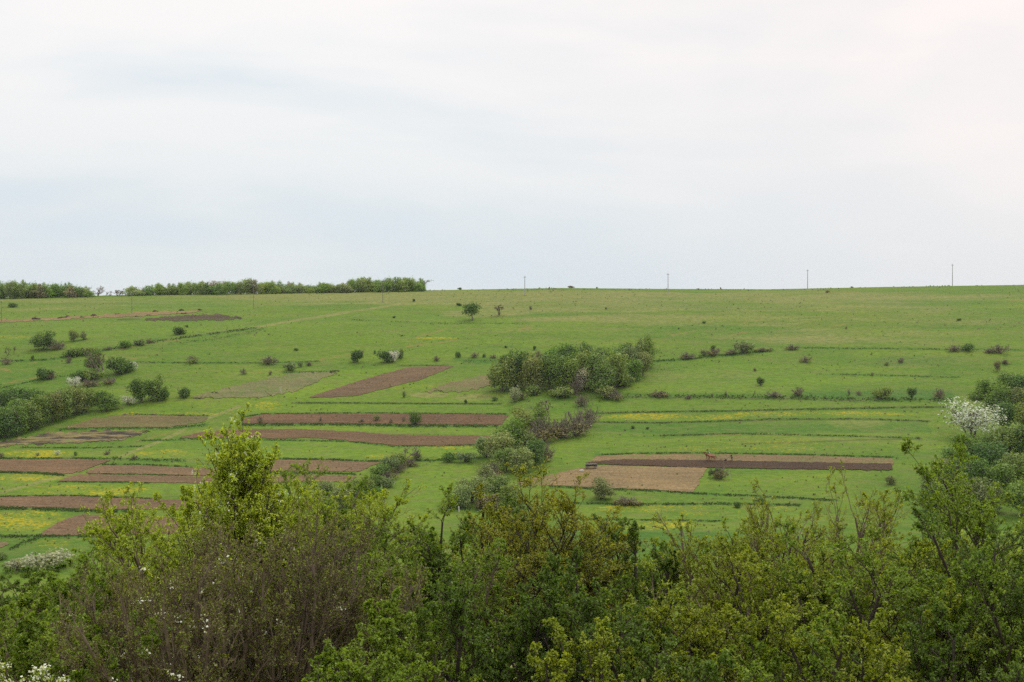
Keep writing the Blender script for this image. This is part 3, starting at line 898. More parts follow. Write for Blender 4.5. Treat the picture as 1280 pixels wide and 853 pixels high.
for s in range(2):      # open field tree with a clear trunk
    rs = np.random.RandomState(140 + s)
    sk = grow(rs, 1, 4.8, 0.12, [(9, 0.6, 0.8, 0.28), (5, 0.5, 0.7, 0.3)], r0=0.26)
    proto('field', spray_crown(rs, lobes_round(rs, 6.6, 6.2, 14, 0.24), 1500, 0.2, 0.2), tubes(sk))
SIZES = {'round': (6.0, 7.2), 'tall': (4.4, 8.2), 'bush': (3.0, 1.9), 'twiggy': (3.2, 2.1), 'bare': (5.0, 5.6), 'blossom': (5.6, 5.8),
         'spruce': (3.5, 8.0), 'field': (6.3, 6.8)}
for k, L in PROTO.items():      # measure what was really built
    ext = []
    for c, t in L:
        a = np.zeros(len(c.vertices) * 3, np.float32); c.vertices.foreach_get('co', a); a = a.reshape(-1, 3)
        b = np.zeros(len(t.vertices) * 3, np.float32); t.vertices.foreach_get('co', b); b = b.reshape(-1, 3)
        if k in ('bare', 'twiggy', 'blossom'): a = np.concatenate([a, b])
        ext.append((np.percentile(a[:, 0], 98.5) - np.percentile(a[:, 0], 1.5), np.percentile(a[:, 2], 99.3)))
    SIZES[k] = ext

TINT = {'ws': ((0.36, 0.38, 0.27), 'silvery white'), 'dk': ((0.078, 0.136, 0.028), 'dark green'), 'gr': ((0.121, 0.196, 0.034), 'mid-green'), 'ol': ((0.167, 0.224, 0.048), 'olive green'),
        'lg': ((0.144, 0.213, 0.043), 'light green'), 'br': ((0.178, 0.149, 0.067), 'brown'), 'pu': ((0.190, 0.167, 0.095), 'greyish brown'),
        'pg': ((0.207, 0.247, 0.085), 'pale green'), 'sv': ((0.230, 0.270, 0.142), 'silvery green'), 'wh': ((0.76, 0.72, 0.67), 'white flowering'),
        'bz': ((0.161, 0.190, 0.049), 'bronze green'), 'gy': ((0.184, 0.224, 0.085), 'grey green'), 'bg': ((0.098, 0.190, 0.025), 'bright green')}
ALLVEG = []
_vr = random.Random(5)
def plant(kind, u, v, wpx, hpx, tint, label=None, zone=None, single=False, depth=0.0, name=None, loc=None):
    L = PROTO[kind]
    i = _vr.randrange(len(L))
    cm, tm = L[i]
    p = Vector(loc) if loc is not None else hit1(u, v)
    if depth:
        p.y += depth; p.x *= p.y / (p.y - depth); p.z = float(height(p.x, p.y))
    m = p.y / F
    sx = wpx * m / SIZES[kind][i][0]; sz = hpx * m / SIZES[kind][i][1]
    isb = kind in ('bush', 'twiggy')
    nm = name or ('shrub' if isb or hpx * m < 2.4 else 'tree')
    rz = _vr.uniform(0, 6.28)
    c = TINT[tint][0]
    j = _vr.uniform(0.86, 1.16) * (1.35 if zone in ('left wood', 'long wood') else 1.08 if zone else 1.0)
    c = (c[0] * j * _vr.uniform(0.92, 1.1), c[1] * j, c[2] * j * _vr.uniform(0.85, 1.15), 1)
    if single:
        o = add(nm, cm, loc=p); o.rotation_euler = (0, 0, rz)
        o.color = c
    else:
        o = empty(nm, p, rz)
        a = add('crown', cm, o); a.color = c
        add('trunk' if nm == 'tree' else 'stems', tm, o)
    o.location.z -= 1.0 if zone in ('left wood', 'long wood') else 0.05
    if zone in ('left wood', 'long wood'): sz *= 1 + 1.0 / (hpx * m)
    o.scale = (sx, sx, sz)
    ALLVEG.append([o, u, TINT[tint][1], kind, zone, label, nm, hpx, wpx])
    return o


ZT = {'left wood': 'in the left crest wood', 'long wood': 'in the long crest wood',
      'central copse': 'in the big copse mid-slope', 'lower copse': 'in the thicket below the copse',
      'right thicket': 'in the right edge thicket', 'left thicket': 'in the dark left thicket',
      'hedge': 'in the middle field hedge'}
rr = random.Random(11)
# wood on the crest, left piece
lw_top = ([-60, 0, 20, 35, 48, 60, 72, 78, 84, 95, 105, 112, 122], [354, 354, 351, 353, 350, 353, 358, 356, 352.5, 359, 358, 360, 360])
u = -62.0
while u < 118:
    vb = np.interp(u, [-60, 0, 60, 125], [376, 374, 372.3, 371.3])
    h = vb - np.interp(u, *lw_top) + rr.choice([rr.uniform(-5.5, -2), rr.uniform(-3, 1), rr.uniform(0, 2)])
    t = rr.choice(['gr', 'ol', 'lg', 'bz', 'gr', 'pu', 'lg', 'gy'])
    plant(rr.choice(['round', 'tall', 'round', 'tall']), u, vb + rr.uniform(-0.6, 0.4), rr.uniform(11, 18), h, t, zone='left wood')
    u += rr.uniform(5, 8.5)
u = -60.0
while u < 110:
    vb = np.interp(u, [-60, 0, 60, 125], [374, 371, 369.5, 369.3])
    plant(rr.choice(['round', 'tall', 'tall']), u, vb, rr.uniform(11, 17), vb - np.interp(u, *lw_top) + rr.uniform(-1.5, 1.0), rr.choice(['gr', 'gy', 'ol', 'lg']), zone='left wood', depth=6)
    u += rr.uniform(9, 13)
for (a, b, c, d) in [(122, 370.2, 13, 12), (133, 370, 7, 6), (146, 370, 15, 9), (154, 369.8, 8, 5)]:
    plant('bare', a, b, c, d, 'pu', zone='left wood')
# wood on the crest, long piece
rw_top = ([160, 166, 171, 178, 186, 193, 210, 237, 245, 262, 268, 290, 305, 330, 357, 385, 400, 414, 425, 450, 470, 480, 500, 517, 525, 541],
          [360, 359, 357, 359, 359, 356, 355.5, 353, 354, 350, 353, 353, 349.5, 353.5, 352, 356, 354, 354, 354, 348, 350, 348, 348.5, 347, 350, 347])
wood_base = ([160, 250, 320, 400, 470, 545], [369.6, 368.4, 367.6, 366.4, 365.2, 364])
u = 163.0
while u < 526:
    vb = np.interp(u, *wood_base)
    h = vb - np.interp(u, *rw_top) + rr.choice([rr.uniform(-5.5, -2), rr.uniform(-3, 0), rr.uniform(0, 2)])
    if u < 190: t = rr.choice(['lg', 'pg', 'bg'])
    elif u < 330: t = rr.choice(['gr', 'ol', 'lg', 'gy', 'lg', 'pu'])
    elif u < 430: t = rr.choice(['lg', 'gy', 'gy', 'gr', 'ol'])
    else: t = rr.choice(['gr', 'gr', 'ol', 'lg', 'gy'])
    if not 184 < u < 188:
        plant(rr.choice(['round', 'tall', 'round']), u, vb + rr.uniform(-0.3, 0.4), rr.uniform(8, 18), h, t, zone='long wood')
    u += rr.uniform(5.5, 8.5)
u = 200.0
while u < 528:
    vb = np.interp(u, *wood_base) - 0.8
    plant(rr.choice(['round', 'tall']), u, vb, rr.uniform(11, 16), vb - np.interp(u, *rw_top) + rr.uniform(-1, 1.2), rr.choice(['gy', 'gr', 'lg', 'pu']), zone='long wood', depth=6)
    u += rr.uniform(10, 14)
plant('bare', 177, 367.5, 7, 9, 'pu', zone='long wood'); plant('bare', 184, 367.5, 8, 8, 'pu', zone='long wood')
plant('bare', 515, 363, 14, 16, 'pu', zone='long wood')
plant('bare', 532, 362.8, 17, 15.5, 'pg', zone='long wood')
plant('spruce', 314, 366.8, 7, 18.5, 'dk', label='dark pointed spruce standing out among the pale crest trees', name='spruce_tree')

Z = 'central copse'
for a in [('round', 627, 489, 31, 42, 'ol'), ('round', 645, 484, 26, 46, 'dk'), ('round', 664, 489, 32, 42, 'bz'), ('round', 662, 472, 30, 32, 'ol'),
          ('round', 687, 487, 36, 44, 'gr'), ('round', 697, 462, 30, 32, 'bg'), ('round', 711, 464, 28, 32, 'dk'), ('round', 712, 488, 30, 40, 'ol'),
          ('tall', 731, 467, 32, 38, 'gr'), ('round', 735, 486, 32, 46, 'ol'), ('tall', 749, 470, 24, 34, 'gy'), ('round', 750, 491, 34, 50, 'ol'),
          ('round', 768, 485, 36, 44, 'ol'), ('round', 777, 462, 28, 32, 'dk'), ('round', 762, 470, 28, 36, 'gr'), ('tall', 788, 470, 26, 40, 'gy'),
          ('tall', 798, 463, 22, 38, 'gy'), ('tall', 809, 460, 22, 41, 'ol'), ('round', 790, 477, 26, 28, 'gr'), ('tall', 676, 478, 24, 38, 'pu'),
          ('round', 637, 470, 24, 26, 'dk'), ('round', 700, 480, 26, 36, 'dk'), ('round', 722, 478, 28, 38, 'gr'), ('round', 803, 470, 22, 30, 'gy'),
          ('bush', 780, 483, 24, 16, 'ol'), ('bush', 756, 497, 26, 14, 'bz'), ('bush', 705, 497, 26, 14, 'ol'), ('bush', 670, 494, 26, 14, 'ol')]:
    plant(*a, zone=Z)
plant('blossom', 728, 489, 17, 31, 'wh', label='white flowering tree in the front of the big copse')
plant('blossom', 785, 462, 14, 24, 'sv', label='silvery budding tree high in the right half of the big copse')
plant('twiggy', 720, 494, 16, 26, 'br', label='reddish brown dead bush in front of the white flowering tree')
plant('bush', 644, 503, 19, 19, 'sv', label='silvery pale green shrub at the lower left foot of the big copse')
plant('bush', 618, 501, 7, 5, 'dk', label='tiny dark bush left of the silvery pale green shrub')
plant('twiggy', 654, 500, 14, 10, 'ol', label='thin olive bush right behind the silvery pale green shrub')
plant('twiggy', 771, 500, 22, 14, 'br', label='brown twiggy bush at the lower right foot of the big copse')
plant('twiggy', 728, 508, 16, 16, 'pu', label='greyish brown bush between the big copse and the thicket below it')
Z = 'lower copse'
for a in [('round', 653, 545, 30, 36, 'bz'), ('tall', 674, 545, 26, 42, 'ol'), ('bare', 690, 540, 24, 40, 'pu'), ('twiggy', 700, 548, 36, 26, 'pu'),
          ('twiggy', 720, 545, 42, 32, 'br'), ('twiggy', 736, 534, 26, 28, 'pu'), ('twiggy', 682, 553, 34, 32, 'br'), ('round', 640, 560, 36, 38, 'gr'),
          ('round', 622, 578, 36, 38, 'gy'), ('round', 608, 572, 24, 26, 'gy'), ('round', 650, 592, 30, 33, 'gy'), ('round', 670, 583, 30, 34, 'dk'),
          ('twiggy', 682, 577, 22, 24, 'br'), ('round', 633, 588, 26, 28, 'gr'), ('bush', 700, 545, 30, 16, 'dk'), ('bush', 664, 562, 34, 24, 'bz'),
          ('bush', 617, 592, 26, 18, 'ol'), ('tall', 605, 612, 26, 32, 'gy'), ('round', 590, 628, 36, 32, 'gy'), ('twiggy', 616, 598, 22, 18, 'br'),
          ('round', 575, 634, 28, 28, 'gy'), ('round', 622, 622, 28, 28, 'ol'), ('round', 640, 640, 34, 34, 'ol'), ('bush', 606, 638, 34, 20, 'br')]:
    plant(*a, zone=Z)
plant('bush', 560, 578, 16, 13, 'gr', label='small green bush left of the lower copse, at the end of the yellow strip')
plant('bush', 582, 578, 26, 13, 'gy', label='wide low grey green bush just left of the lower copse')
Z = 'hedge'
for a in [('twiggy', 521, 575, 15, 14, 'ol'), ('bare', 506, 574, 18, 16, 'gy'), ('bush', 500, 582, 20, 16, 'ol'), ('twiggy', 512, 583, 18, 10, 'br'),
          ('bush', 488, 590, 24, 20, 'gy'), ('twiggy', 498, 591, 22, 12, 'br'), ('bush', 478, 598, 22, 18, 'gr'), ('twiggy', 487, 600, 24, 12, 'br'),
          ('bush', 484, 609, 24, 14, 'gy'), ('bush', 470, 609, 22, 16, 'gr'), ('round', 452, 622, 26, 26, 'ol'), ('round', 426, 636, 28, 30, 'gy'),
          ('bush', 411, 618, 26, 18, 'gy'), ('round', 440, 632, 22, 24, 'dk'), ('bush', 466, 622, 26, 16, 'gr'), ('round', 400, 640, 26, 26, 'gy')]:
    plant(*a, zone=Z)
Z = 'right thicket'
for a in [('round', 1238, 497, 32, 24, 'gr'), ('round', 1262, 494, 34, 28, 'gr'), ('round', 1284, 500, 32, 32, 'dk'), ('round', 1250, 514, 36, 32, 'gr'),
          ('round', 1276, 518, 34, 34, 'bz'), ('round', 1300, 520, 36, 44, 'gr'), ('round', 1256, 540, 36, 38, 'dk'),
          ('round', 1282, 545, 36, 42, 'ol'), ('round', 1244, 568, 32, 32, 'gr'), ('round', 1262, 572, 40, 42, 'ol'), ('round', 1290, 575, 38, 44, 'dk'),
          ('round', 1212, 580, 38, 38, 'gr'), ('round', 1196, 592, 34, 34, 'gr'), ('round', 1240, 592, 38, 38, 'dk'), ('round', 1178, 604, 32, 32, 'gy'),
          ('round', 1168, 622, 30, 34, 'gy'), ('round', 1196, 618, 34, 42, 'dk'), ('round', 1220, 612, 38, 40, 'gr'), ('round', 1250, 618, 40, 40, 'gr'),
          ('round', 1185, 640, 36, 38, 'ol'), ('round', 1232, 640, 40, 42, 'gy'), ('round', 1270, 610, 40, 44, 'ol'), ('round', 1276, 645, 44, 44, 'gr'),
          ('round', 1163, 640, 28, 28, 'dk'), ('round', 1205, 650, 36, 30, 'gr'), ('round', 1300, 620, 44, 50, 'gr'), ('round', 1310, 560, 44, 50, 'gr'),
          ('bush', 1222, 500, 20, 10, 'gr')]:
    plant(*a, zone=Z)
plant('blossom', 1214, 549, 53, 47, 'wh', label='large rounded white flowering tree at the front of the right edge thicket')
plant('blossom', 1217, 632, 26, 28, 'pg', label='pale cream flowering tree low in the right edge thicket')
Z = 'left thicket'
for a in [('round', -12, 548, 36, 40, 'gr'), ('round', 6, 547, 30, 36, 'dk'), ('round', 22, 543, 30, 36, 'gr'), ('round', 38, 538, 30, 36, 'ol'),
          ('round', 52, 532, 30, 38, 'gr'), ('round', 66, 528, 26, 36, 'bz'), ('round', 80, 523, 30, 38, 'ol'), ('round', 94, 518, 28, 34, 'bz'),
          ('round', 106, 513, 24, 28, 'ol'), ('round', 4, 524, 34, 34, 'dk'), ('round', 26, 516, 36, 28, 'dk'), ('round', 48, 512, 36, 24, 'dk'),
          ('round', 70, 510, 32, 20, 'gr'), ('round', 90, 506, 14, 16, 'dk'), ('round', -20, 515, 40, 40, 'gr'), ('bush', 14, 500, 30, 16, 'gr'),
          ('bush', 36, 498, 34, 14, 'gr'), ('round', 60, 522, 26, 32, 'gr'), ('round', 20, 530, 30, 32, 'gr')]:
    plant(*a, zone=Z)
# shrubs and trees standing alone on the hill: kind, u, v, width, height, tint, label
SOLO = [
 ('round', 133, 513, 27, 25, 'gr', 'round green tree just right of the dark left thicket'),
 ('round', 118, 506, 15, 19, 'bz', 'small bronze tree between the left thicket and the round green tree'),
 ('round', 177, 503, 26, 30, 'gr', 'left one of two tall bushes above the olive brown strip'),
 ('tall', 196, 501, 27, 32, 'ol', 'taller olive tree beside the white bush above the olive brown strip'),
 ('blossom', 160, 506, 15, 11, 'wh', 'white flowering bush at the left foot of the olive tree'),
 ('bush', 206, 500, 12, 14, 'gr', 'small green bush at the right foot of the tall olive tree'),
 ('bush', 228, 497, 21, 13, 'dk', 'low dark bush right of the tall olive tree'),
 ('bush', 58, 475, 26, 15, 'dk', 'dark bush standing alone above the left thicket'),
 ('twiggy', 64, 474, 12, 11, 'br', 'brown twigs rising from the dark bush above the left thicket'),
 ('round', 54, 437, 25, 23, 'dk', 'round dark tree high on the left beside a purplish bush'),
 ('twiggy', 72, 437.5, 22, 12, 'pu', 'purplish grey bush right beside the round dark tree'),
 ('round', 92, 427, 13, 14, 'pg', 'pale see-through small tree high on the left'),
 ('tall', 105, 425, 9, 11, 'pg', 'second pale small tree, right of the larger pale one'),
 ('bare', 10, 445, 7, 12, 'pg', 'thin pale sapling near the left edge'),
 ('bare', 17, 443, 6, 10, 'pg', 'thin pale sapling right of another sapling near the left edge'),
 ('twiggy', 9, 455.5, 12, 9, 'pu', 'dark purplish bush near the left edge below the saplings'),
 ('bush', 40, 450, 5, 6, 'gr', 'tiny green sapling below the purplish grey bush'),
 ('bush', 95, 446, 28, 11, 'gr', 'low green scrub above the bushy clump on the left'),
 ('twiggy', 86, 454, 8, 9, 'pu', 'small brown bush left of the bushy clump'),
 ('bush', 112, 443, 22, 9, 'ol', 'low olive scrub right above the bushy clump'),
 ('bare', 130, 471, 25, 34, 'pu', 'grey brown leafless tree in the middle of the bushy clump'),
 ('round', 118, 464, 20, 27, 'gr', 'leafy green tree left of the leafless tree in the bushy clump'),
 ('bush', 146, 469, 30, 23, 'gr', 'broad green bush right of the leafless tree in the bushy clump'),
 ('bush', 157, 466, 20, 15, 'dk', 'dark green bush at the right end of the bushy clump'),
 ('blossom', 166, 463, 12, 11, 'wh', 'white flowering bush at the right end of the bushy clump'),
 ('bush', 103, 476, 20, 13, 'dk', 'dark low bush at the left end of the bushy clump'),
 ('blossom', 93, 484.5, 15, 13, 'wh', 'white flowering bush at the lower left of the bushy clump'),
 ('bush', 118, 476, 26, 14, 'ol', 'olive bush in front of the leafless tree of the bushy clump'),
 ('twiggy', 114, 483, 24, 9, 'br', 'brown low thicket along the front of the bushy clump'),
 ('twiggy', 138, 480, 24, 8, 'br', 'brown brambles right of the brown low thicket'),
 ('bush', 157, 435, 16, 10, 'gr', 'green bush on the weedy gully line'),
 ('bush', 172, 432, 17, 8, 'gy', 'grey green bush right of the green one on the gully line'),
 ('twiggy', 187, 429, 10, 6, 'br', 'small brown bush at the right end of the gully bushes'),
 ('twiggy', 135, 438, 12, 5, 'br', 'flat brown bush at the left of the gully bushes'),
 ('bush', 223, 418, 16, 9.5, 'dk', 'dark low bush alone below the scorched patch'),
 ('bush', 233, 409.5, 5, 3.5, 'dk', 'tiny bush just below the scorched patch'),
 ('twiggy', 242, 454, 17, 9.5, 'ol', 'brownish bush sitting on the thin dark line'),
 ('twiggy', 305, 468, 8, 8, 'pu', 'faint greyish bush above the pale weedy strip'),
 ('bush', 18, 384, 15, 5.5, 'dk', 'low dark bush below the left wood'),
 ('twiggy', 334, 455.5, 20, 11, 'pu', 'purplish brown rounded bush left of the middle'),
 ('bush', 371, 438.5, 5, 3.5, 'dk', 'tiny dark bush alone on plain grass'),
 ('bush', 360, 463, 20, 10, 'pg', 'pale green low bush above the weedy strip'),
 ('bush', 376, 459, 6, 8, 'pg', 'small pale green bush right of the wider pale one'),
 ('twiggy', 386, 457, 9, 5, 'br', 'brown low bush right of two pale green bushes'),
 ('twiggy', 338, 469, 5, 6, 'br', 'tiny brown bush below the purplish rounded bush'),
 ('bush', 446, 453, 20, 15, 'dk', 'dark dome shaped bush, left one of a pair'),
 ('twiggy', 449, 442, 10, 5, 'br', 'brown twigs just behind the dark dome shaped bush'),
 ('bush', 469, 442.5, 4, 5, 'gr', 'tiny bush between the two dark dome shaped bushes'),
 ('bush', 484, 453, 24, 15, 'dk', 'dark dome shaped bush with a white flowering neighbour'),
 ('blossom', 491, 453, 12, 14, 'wh', 'small white flowering bush beside the dark dome shaped bush'),
 ('bush', 499, 448, 12, 12, 'ol', 'olive bush behind the small white flowering bush'),
 ('twiggy', 545, 451.5, 10, 7, 'br', 'brown bush above the slanting ploughed strip'),
 ('bush', 573, 447, 7, 8, 'gr', 'small green bush right of the brown one'),
 ('twiggy', 594, 447.5, 9, 7.5, 'pu', 'purplish bush left of the tiny sapling'),
 ('bush', 605, 447, 4, 5, 'gr', 'tiny sapling above the dark green dip'),
 ('twiggy', 617, 447.5, 8, 4.5, 'br', 'low brown bush left of the big copse'),
 ('bush', 573, 382.5, 6, 4, 'dk', 'tiny dark bush left above the lone tree'),
 ('field', 591, 400.5, 22, 22, 'dk', 'lone round tree with a short trunk high on the open slope'),
 ('bare', 624, 394, 17, 12.5, 'pu', 'leafless pinkish grey tree right of the lone round tree'),
 ('twiggy', 663, 387.5, 5, 5.5, 'pu', 'tiny bush right of the leafless pinkish tree'),
 ('round', 519, 531.5, 14, 17, 'gr', 'round green bush on the bank between two ploughed strips'),
 ('blossom', 471, 526, 9, 8, 'pg', 'pale flowering bush on the bank between two ploughed strips'),
 ('twiggy', 452, 528, 8, 5, 'br', 'small brown bush left of the pale flowering bush'),
 ('twiggy', 489, 529, 5, 6, 'br', 'small brown bush midway between the pale and the round green bush'),
 ('twiggy', 505, 527, 4, 7, 'pu', 'thin twig bush just left of the round green bush'),
 ('twiggy', 401, 527, 4, 7, 'pu', 'thin twig bush alone on the upper long ploughed strip'),
 ('twiggy', 326, 529, 7, 9, 'br', 'brown bush at the left end of the upper long strip'),
 ('twiggy', 505, 497, 5, 9, 'gr', 'see-through sapling below the slanting ploughed strip'),
 ('bush', 582, 504.5, 6, 5, 'dk', 'tiny dark bush on the thin line left of the big copse'),
 ('bush', 669, 437.5, 5, 5.5, 'dk', 'tiny dark bush above the big copse'),
 ('bush', 632, 435, 3, 3, 'dk', 'speck of a bush above the left end of the big copse'),
 ('twiggy', 857, 449, 18, 9, 'pu', 'left bush of the long bushy bank right of the big copse'),
 ('blossom', 880, 444.5, 10, 8, 'pg', 'whitish bush on the long bushy bank'),
 ('twiggy', 893, 444, 24, 9, 'br', 'wide brown bush on the long bushy bank'),
 ('bush', 891, 437, 6, 6, 'lg', 'small light green bush behind the long bushy bank'),
 ('bush', 931, 442, 26, 15, 'gy', 'tallest grey green bush of the long bushy bank'),
 ('twiggy', 915, 443, 16, 7, 'pu', 'low greyish bush left of the tallest one on the bank'),
 ('twiggy', 955, 439.5, 20, 5, 'br', 'flat brown bush at the right end of the long bushy bank'),
 ('twiggy', 989, 437.5, 17, 7, 'pu', 'greyish bush standing right of the long bushy bank'),
 ('twiggy', 1008, 453.5, 14, 9, 'pu', 'greyish round bush below the line of the long bank'),
 ('bush', 951, 482.5, 10, 11, 'dk', 'dark round bush above the middle right bank'),
 ('twiggy', 943, 464, 5, 4.5, 'br', 'tiny brown bush above the dark round bush'),
 ('twiggy', 999, 494.5, 19, 11, 'br', 'brown bush on the middle right bank'),
 ('twiggy', 966, 496.5, 18, 8, 'pu', 'low bush just left of the brown bush on the middle right bank'),
 ('bush', 1101, 498.5, 23, 15, 'ol', 'wide dark bush on the middle right bank with flowering top'),
 ('bush', 1140, 498.5, 11, 14, 'dk', 'narrow dark bush right of the wide one on the middle right bank'),
 ('twiggy', 1175, 498.5, 13, 14, 'br', 'brown bush at the right end of the middle right bank'),
 ('twiggy', 1061, 494, 4, 8, 'pu', 'thin sapling left of the wide dark bush on the bank'),
 ('twiggy', 1073, 494, 7, 6, 'pu', 'small low bush between the thin sapling and the wide dark bush'),
 ('twiggy', 907, 497, 4, 9, 'gr', 'thin green sapling at the left part of the middle right bank'),
 ('bush', 1116, 500, 4, 3, 'dk', 'tiny dark bush at the foot of the wide dark bush'),
 ('twiggy', 1090, 470, 4, 5, 'br', 'tiny bush alone above the wide dark bush'),
 ('twiggy', 1194, 439.5, 15, 9, 'pu', 'purplish bush at the left of the upper right bushes'),
 ('bush', 1211, 439, 13, 10, 'gr', 'green bush right of the purplish upper right bush'),
 ('twiggy', 1250, 442, 22, 12, 'br', 'brown sprawling bush at the upper right'),
 ('twiggy', 1235, 441.5, 12, 6, 'pu', 'low bush between the green and the brown upper right bushes'),
 ('round', 1247, 464.5, 9, 13, 'br', 'brown narrow tree above the right edge thicket'),
 ('twiggy', 1256, 455, 12, 6, 'pu', 'faint low bush right of the brown narrow tree'),
 ('bush', 1198, 401, 5, 3, 'dk', 'tiny dark bush high on the right slope'),
 ('round', 752, 624, 26, 27, 'gy', 'rounded pale green tree in front of the tan field'),
 ('twiggy', 782, 631, 32, 11, 'br', 'low dark brown tangle right of the rounded pale green tree'),
 ('twiggy', 901, 598, 24, 16, 'br', 'brown bush with pale stakes below the plough team'),
 ('bush', 894, 598, 16, 12, 'dk', 'dark green bush in the left of the brown bush with stakes'),
 ('bush', 1112, 606, 11, 12, 'gy', 'pale bush below the right end of the dark furrows'),
 ('bush', 922, 635, 9, 8, 'dk', 'small dark bush on the lower meadow'),
 ('bush', 949, 630, 12, 9, 'gr', 'green bush right of the small dark bush on the lower meadow'),
 ('twiggy', 825, 496.5, 21, 9, 'br', 'brown low bush at the left end of the middle right bank'),
 ('twiggy', 861, 499, 10, 6, 'br', 'small brown bush on the bank, right of the wider brown one'),
 ('twiggy', 890, 497, 4, 6, 'br', 'tiny dark sapling on the left part of the bank'),
 ('bush', 791, 536, 7, 4, 'dk', 'left one of two tiny dark bushes on the dandelion meadow'),
 ('bush', 809, 536.5, 4, 3, 'dk', 'right one of two tiny dark bushes on the dandelion meadow'),
 ('blossom', 72, 569, 7, 6, 'wh', 'small white flowering bush above the left ploughed strip'),
 ('blossom', 47, 570, 5, 4.5, 'sv', 'tiny silvery bush left of the small white flowering one'),
 ('bush', 94, 570, 4, 6, 'gr', 'tiny green sapling right of the small white flowering bush'),
 ('twiggy', 134, 568.5, 9, 5, 'br', 'faint brown bush near the bend of the track'),
 ('twiggy', 167, 575, 8, 7, 'pu', 'small purplish bush just right of the track'),
 ('twiggy', 2, 573, 8, 8, 'pu', 'small grey bush at the very left edge above the ploughed strip'),
 ('bush', 493, 397.5, 3.5, 2.5, 'dk', 'speck of a bush on the upper middle slope'),
 ('bush', 502, 420.5, 2.5, 2, 'dk', 'speck of a bush above the long yellowish strip'),
 ('bush', 518, 377, 5, 3.5, 'dk', 'tiny dark bush below the end of the long wood'),
 ('bush', 880, 404.5, 6, 3, 'gr', 'small flat green bush high above the long bushy bank'),
 ('bush', 848, 411.5, 2.5, 2, 'dk', 'speck of a bush above a reddish patch'),
 ('bush', 757, 387, 3.5, 3, 'ol', 'speck of an olive bush near the crest'),
 ('bush', 1034, 366, 5, 3, 'br', 'brown speck of a bush on the crest right of a pole'),
 ('twiggy', 1058, 411.5, 3, 4, 'br', 'tiny brown bush below a reddish patch on the right slope'),
 ('twiggy', 1127, 453, 12, 6, 'pu', 'faint greyish bush on the right slope'),
 ('twiggy', 1109, 457, 7, 5, 'ol', 'faint olive bush left of the greyish one on the right slope'),
 ('bush', 575, 361.8, 5, 3, 'dk', 'tiny bush on the skyline right of the long wood'),
 ('bush', 713, 359.8, 7, 3, 'br', 'brown tuft of a bush on the skyline near the middle'),
]
for (k, a, b, c, d, t, lab) in SOLO:
    plant(k, a, b, c, d, t, label=lab, single=(d < 6 and k == 'bush'))
# silvery willows at the lower left
plant('bush', 50, 712, 54, 24, 'ws', label='large silvery white willow bush at the lower left')
plant('bush', 20, 715, 30, 15, 'ws', label='smaller silvery bush left of the large silvery willow')
plant('bush', 2, 700, 16, 10, 'lg', label='light green bush at the left edge above the silvery bushes')

ORD = 'first second third fourth fifth sixth seventh eighth ninth tenth eleventh twelfth thirteenth fourteenth fifteenth sixteenth seventeenth eighteenth nineteenth'.split()
TENS = {2: 'twenty', 3: 'thirty', 4: 'forty', 5: 'fifty', 6: 'sixty', 7: 'seventy', 8: 'eighty', 9: 'ninety'}
def ordinal(n):
    if n <= 19: return ORD[n - 1]
    t, o = divmod(n, 10)
    if o == 0: return TENS[t][:-1] + 'ieth'
    return TENS[t] + '-' + ORD[o - 1]
KW = {'round': 'round tree', 'tall': 'slender tree', 'bush': 'low bush', 'twiggy': 'twiggy bush', 'bare': 'almost leafless tree', 'blossom': 'flowering tree',
      'spruce': 'spruce', 'field': 'tree'}
zones = {}
for e in ALLVEG:
    if e[4] and e[5] is None: zones.setdefault(e[4], []).append(e)
for z, L in zones.items():
    L.sort(key=lambda e: e[1])
    vis = [e for e in L if e[1] > -6]
    for e in L:
        if e[1] <= -6:
            if z == 'left wood':      # wholly outside the frame: leave it out
                for ch in list(e[0].children): bpy.data.objects.remove(ch)
                bpy.data.objects.remove(e[0]); e[0] = None
                continue
    for i, e in enumerate(x for x in L if x[0] is not None):
        tag(e[0], f"{e[2]} {KW[e[3]]}, {ordinal(i + 1)} from the left {ZT[z]}", 'shrub' if e[3] in ('bush', 'twiggy') else 'tree',
            {'left wood': 'trees of the left crest wood', 'long wood': 'trees of the long crest wood'}.get(z, 'trees and bushes of the ' + z))
for e in ALLVEG:
    if e[0] is None: continue
    if e[5]:
        tag(e[0], e[5], 'spruce' if e[3] == 'spruce' else ('shrub' if e[6] == 'shrub' else 'tree'),
            None if e[3] == 'spruce' else 'scattered bushes and trees on the hillside')

# ------------------------------------------------------------------ weeds on the banks, tussocks on the slope (uncountable)
def tufts(name, P, S, label, mat, blades=6):
    rs = np.random.RandomState(len(P) % 91)
    n = len(P)
    p = np.repeat(P, blades, 0); s = np.repeat(S, blades)[:, None] * rs.uniform(0.5, 1.2, (n * blades, 1))
    p = p + np.concatenate([rs.normal(0, 0.35, (len(p), 2)) * s, np.zeros((len(p), 1))], 1)
    a = rs.uniform(0, 6.28, len(p))
    d = np.stack([np.cos(a), np.sin(a), np.zeros(len(p))], -1)
    side = np.stack([-np.sin(a), np.cos(a), np.zeros(len(p))], -1)
    up = np.array([0, 0, 1.0])
    b0 = p - side * s * 0.28; b1 = p + side * s * 0.28
    t1 = p + side * s * 0.34 + up * s * 0.75 + d * s * 0.3; t0 = p - side * s * 0.2 + up * s + d * s * 0.45
    V = np.stack([b0, b1, t1, t0], 1).reshape(-1, 3)
    c = P.mean(0)
    me = np_mesh(name, V - c, np.arange(len(V)).reshape(-1, 4), mats=[mat])
    return tag(add(name, me, loc=Vector(c)), label, 'grass', kind='stuff')


